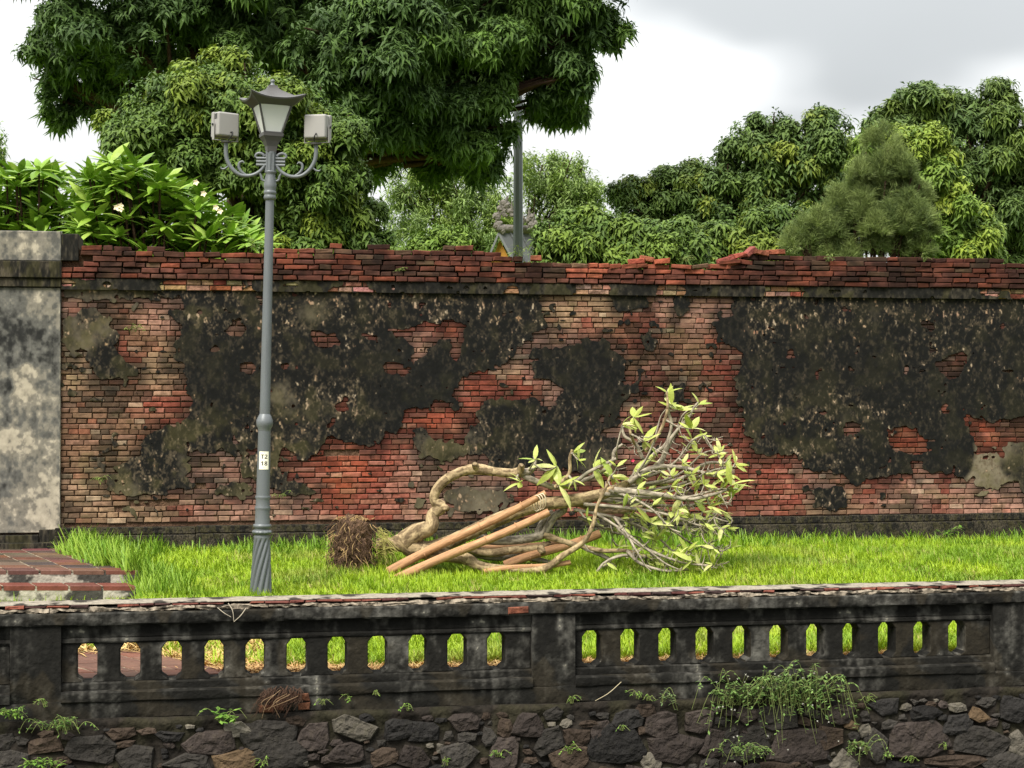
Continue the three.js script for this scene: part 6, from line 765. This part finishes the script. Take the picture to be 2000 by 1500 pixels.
{
  const BP = (u, v, z) => { const [x, y] = onBal(u, v); return balW(x, z, y); }, G1 = [[0.09, 0.17, 0.04], [0.20, 0.31, 0.085]], G2 = [[0.10, 0.22, 0.03], [0.22, 0.37, 0.06]];
  weed({ name: 'trailing_daisy', label: 'big trailing green plant with tiny white flowers hanging over the stones', o: BP(1505, 1372, 0.06), turn: BAL_TH, seed: 1101, stems: 80, len: 0.32, leaf: 0.038, col: G1, perStem: 16, flowers: 14, tall: 16, cat: 'trailing plant', spreadX: 0.85, out: 0.5, sag: 0.9, wid: 0.5 });
  weed({ name: 'trailing_daisy', label: 'stringy green plant hanging low at the bottom right of the big trailing plant', o: BP(1665, 1462, 0.12), turn: BAL_TH, seed: 1103, stems: 14, len: 0.14, leaf: 0.026, col: G1, perStem: 12, cat: 'trailing plant', spreadX: 0.2, flowers: 2 });
  weed({ name: 'trailing_daisy', label: 'hanging green strands at the bottom below the big trailing plant', o: BP(1440, 1470, 0.12), turn: BAL_TH, seed: 1105, stems: 22, len: 0.16, leaf: 0.028, col: G1, perStem: 12, cat: 'trailing plant', spreadX: 0.35, sag: 0.6 });
  weed({ label: 'bright green broad leaved weed growing from the wall base left of the drain hole', o: BP(432, 1408, 0.07), turn: BAL_TH, seed: 1107, stems: 9, len: 0.13, leaf: 0.052, col: G2, perStem: 5, wid: 0.62, sag: 0.3, spreadX: 0.04 });
  weed({ label: 'light green feathery weed below the leftmost pillar', o: BP(26, 1402, 0.07), turn: BAL_TH, seed: 1109, stems: 12, len: 0.13, leaf: 0.04, col: G2, perStem: 8, wid: 0.3, sag: 0.3, spreadX: 0.08 });
  weed({ label: 'straggling green weed hanging below the left pillar over a big stone', o: BP(120, 1422, 0.08), turn: BAL_TH, seed: 1111, stems: 20, len: 0.14, leaf: 0.036, col: [[0.07, 0.15, 0.03], [0.15, 0.26, 0.05]], perStem: 9, wid: 0.3, sag: 0.6, spreadX: 0.32 });
  weed({ label: 'green weed at the bottom left corner among the stones', o: BP(78, 1498, 0.1), turn: BAL_TH, seed: 1113, stems: 12, len: 0.10, leaf: 0.05, col: G2, perStem: 8, wid: 0.3, sag: 0.4, spreadX: 0.16 });
  weed({ label: 'pale leaved sprawling weed hanging left of the big trailing plant', o: BP(1290, 1368, 0.07), turn: BAL_TH, seed: 1115, stems: 5, len: 0.15, leaf: 0.035, col: [[0.10, 0.16, 0.06], [0.18, 0.25, 0.10]], perStem: 8, wid: 0.4, sag: 0.9, spreadX: 0.04 });
  for (const [u, v, s, lb] of [[684, 1368, 0.05, 'tiny weed on the base ledge right of the drain hole'], [795, 1386, 0.06, 'tiny grey green weed under the middle of the left panel'], [735, 1356, 0.03, 'single small leaf tuft on the base under the left panel'], [90, 1378, 0.05, 'tiny weed on the left pillar foot'], [1115, 1372, 0.05, 'tiny weed at the foot of the middle pillar'], [1243, 1362, 0.07, 'small upright weed under the first openings of the right panel'], [1264, 1366, 0.04, 'smallest weed beside the upright weed of the right panel'], [1690, 1368, 0.05, 'small weed right of the big trailing plant'], [512, 1496, 0.06, 'green tuft at the bottom edge below the ochre stone'], [870, 1492, 0.05, 'tiny weed at the bottom edge between dark stones'], [1212, 1425, 0.04, 'tiny bright weed on top of the black stone'], [1732, 1478, 0.05, 'tiny weed left of the large round stone'], [1840, 1462, 0.05, 'tiny weed on the right flank of the large round stone'], [1776, 1488, 0.06, 'small weed at the lower edge of the large round stone'], [970, 1476, 0.06, 'grassy weed at the bottom below the middle stones'], [1110, 1470, 0.07, 'weed sprouting over the reddish stone at the bottom'], [630, 1375, 0.05, 'dry stalk weed on the base right of the brick patch']])
    weed({ label: lb, o: BP(u, v, 0.045), turn: BAL_TH, seed: 1200 + u, stems: 5, len: s * 1.3, leaf: s * 0.45, col: G2, perStem: 4, wid: 0.45, sag: 0.3, spreadX: 0.03 });
  // dead root clump over the broken brick patch
  { const r = rng(1301), t = thing('dead_root_clump', 'brown dried root clump hanging over the drain hole in the balustrade base', 'dead roots', null, BP(550, 1358, 0.05), BAL_TH), gs = []; for (let i = 0; i < 110; i++) { const x = (r() - 0.5) * 0.28, y = 0.05 - Math.abs(x) * 0.2 + (r() - 0.5) * 0.08; const o = V(x, y, 0), e = V(x + (r() - 0.6) * 0.10, y - 0.02 - 0.03 * r(), 0.03 + 0.03 * r()), f = V(x - 0.05 + (r() - 0.5) * 0.14, y - 0.05 - 0.11 * r(), 0.02 + 0.02 * r()); gs.push(tube([o, e, f], [0.0028, 0.0025, 0.001], 4, 3)); } part(t, 'root_fibres', mergeGeometries(gs), std({ color: rgb(0.06, 0.034, 0.022) }), 'stuff'); const g2 = []; for (let i = 0; i < 6; i++) { const x = (r() - 0.4) * 0.26; g2.push(tube([V(x, 0.06 * r(), 0.05), V(x - 0.1, -0.03, 0.07), V(x - 0.2 * r() - 0.05, -0.12 * r() - 0.04, 0.06)], [0.002, 0.0018, 0.001], 4, 3)); } part(t, 'pale_stalks', mergeGeometries(g2), std({ color: rgb(0.24, 0.16, 0.09) }), 'stuff'); }
  // withered vine hanging from the coping
  { const t = thing('withered_vine', 'thin pale withered vine hanging from the coping below the lamp', 'vine', null, BP(456, 1190, 0.04), BAL_TH); part(t, 'stalks', mergeGeometries([tube([V(-0.12, 0.02, 0), V(-0.07, -0.02, 0.02), V(-0.02, -0.05, 0.02)], [0.003, 0.003, 0.002], 4, 4), tube([V(-0.04, 0.05, 0), V(-0.01, 0, 0.03), V(0.0, -0.08, 0.03)], [0.003, 0.003, 0.002], 4, 4), tube([V(0.09, 0.01, 0), V(0.05, -0.04, 0.03), V(0.0, -0.085, 0.03)], [0.003, 0.003, 0.002], 4, 4)]), std({ color: rgb(0.38, 0.33, 0.25) })); }
  // dry stalk leaning on the base of the right panel
  { const a = BP(1210, 1330, 0.05), b = BP(1158, 1366, 0.07), t = thing('dry_stalk', 'pale dry stalk leaning across the base left of the right panel', 'stalk', null, a); part(t, 'stalk', tube([V(0, 0, 0), b.clone().sub(a).multiplyScalar(0.5).add(V(0, -0.012, 0.02)), b.clone().sub(a)], [0.003, 0.003, 0.002], 5, 4), std({ color: rgb(0.4, 0.34, 0.22) })); }
  // tufts on the broken top of the wall
  const WP = (u, v, z) => { const [x, y] = onWall(u, v); return wl(x, z, y); };
  for (const [u, v, s, lb] of [[1012, 508, 0.16, 'grass tuft on the wall top at the foot of the mast'], [1612, 512, 0.09, 'small weed on the wall top below the conifer'], [1804, 512, 0.08, 'small weed on the wall top right of the conifer'], [1545, 497, 0.09, 'thin weed on the wall top left of the conifer foot'], [1335, 512, 0.08, 'pale weed on the wall top near the loose bricks'], [498, 492, 0.14, 'yellow green grass on the wall top left of the lamp'], [780, 535, 0.06, 'tiny fern growing from the brick crown'], [260, 648, 0.10, 'mossy weed on the brick face of the left part'], [200, 942, 0.08, 'small moss clump on the lower left bricks'], [545, 972, 0.07, 'small green weed in the brick face right of the lamp post']])
    weed({ label: lb, o: WP(u, v, 0.06), turn: WALL_TH, seed: 1400 + u, stems: 6, len: s * 1.3, leaf: s * 0.55, col: [[0.12, 0.20, 0.03], [0.26, 0.34, 0.07]], perStem: 5, wid: 0.22, sag: 0.25, spreadX: 0.08 });
  // broad weeds at the wall foot, right of the lamp
  for (const [u, v, lb] of [[568, 1068, 'leafy weed at the wall foot just right of the lamp'], [585, 1062, 'second leafy weed at the wall foot, left of the root ball'], [1835, 1035, 'leafy weed at the wall foot near the right edge']]) weed({ label: lb, o: WP(u, v + 12, 0.25), turn: WALL_TH, seed: 1500 + u, stems: 9, len: 0.16, leaf: 0.06, col: [[0.08, 0.17, 0.02], [0.16, 0.30, 0.04]], perStem: 6, wid: 0.7, sag: 0.3, spreadX: 0.15 });
}
renderer.render(scene, camera);
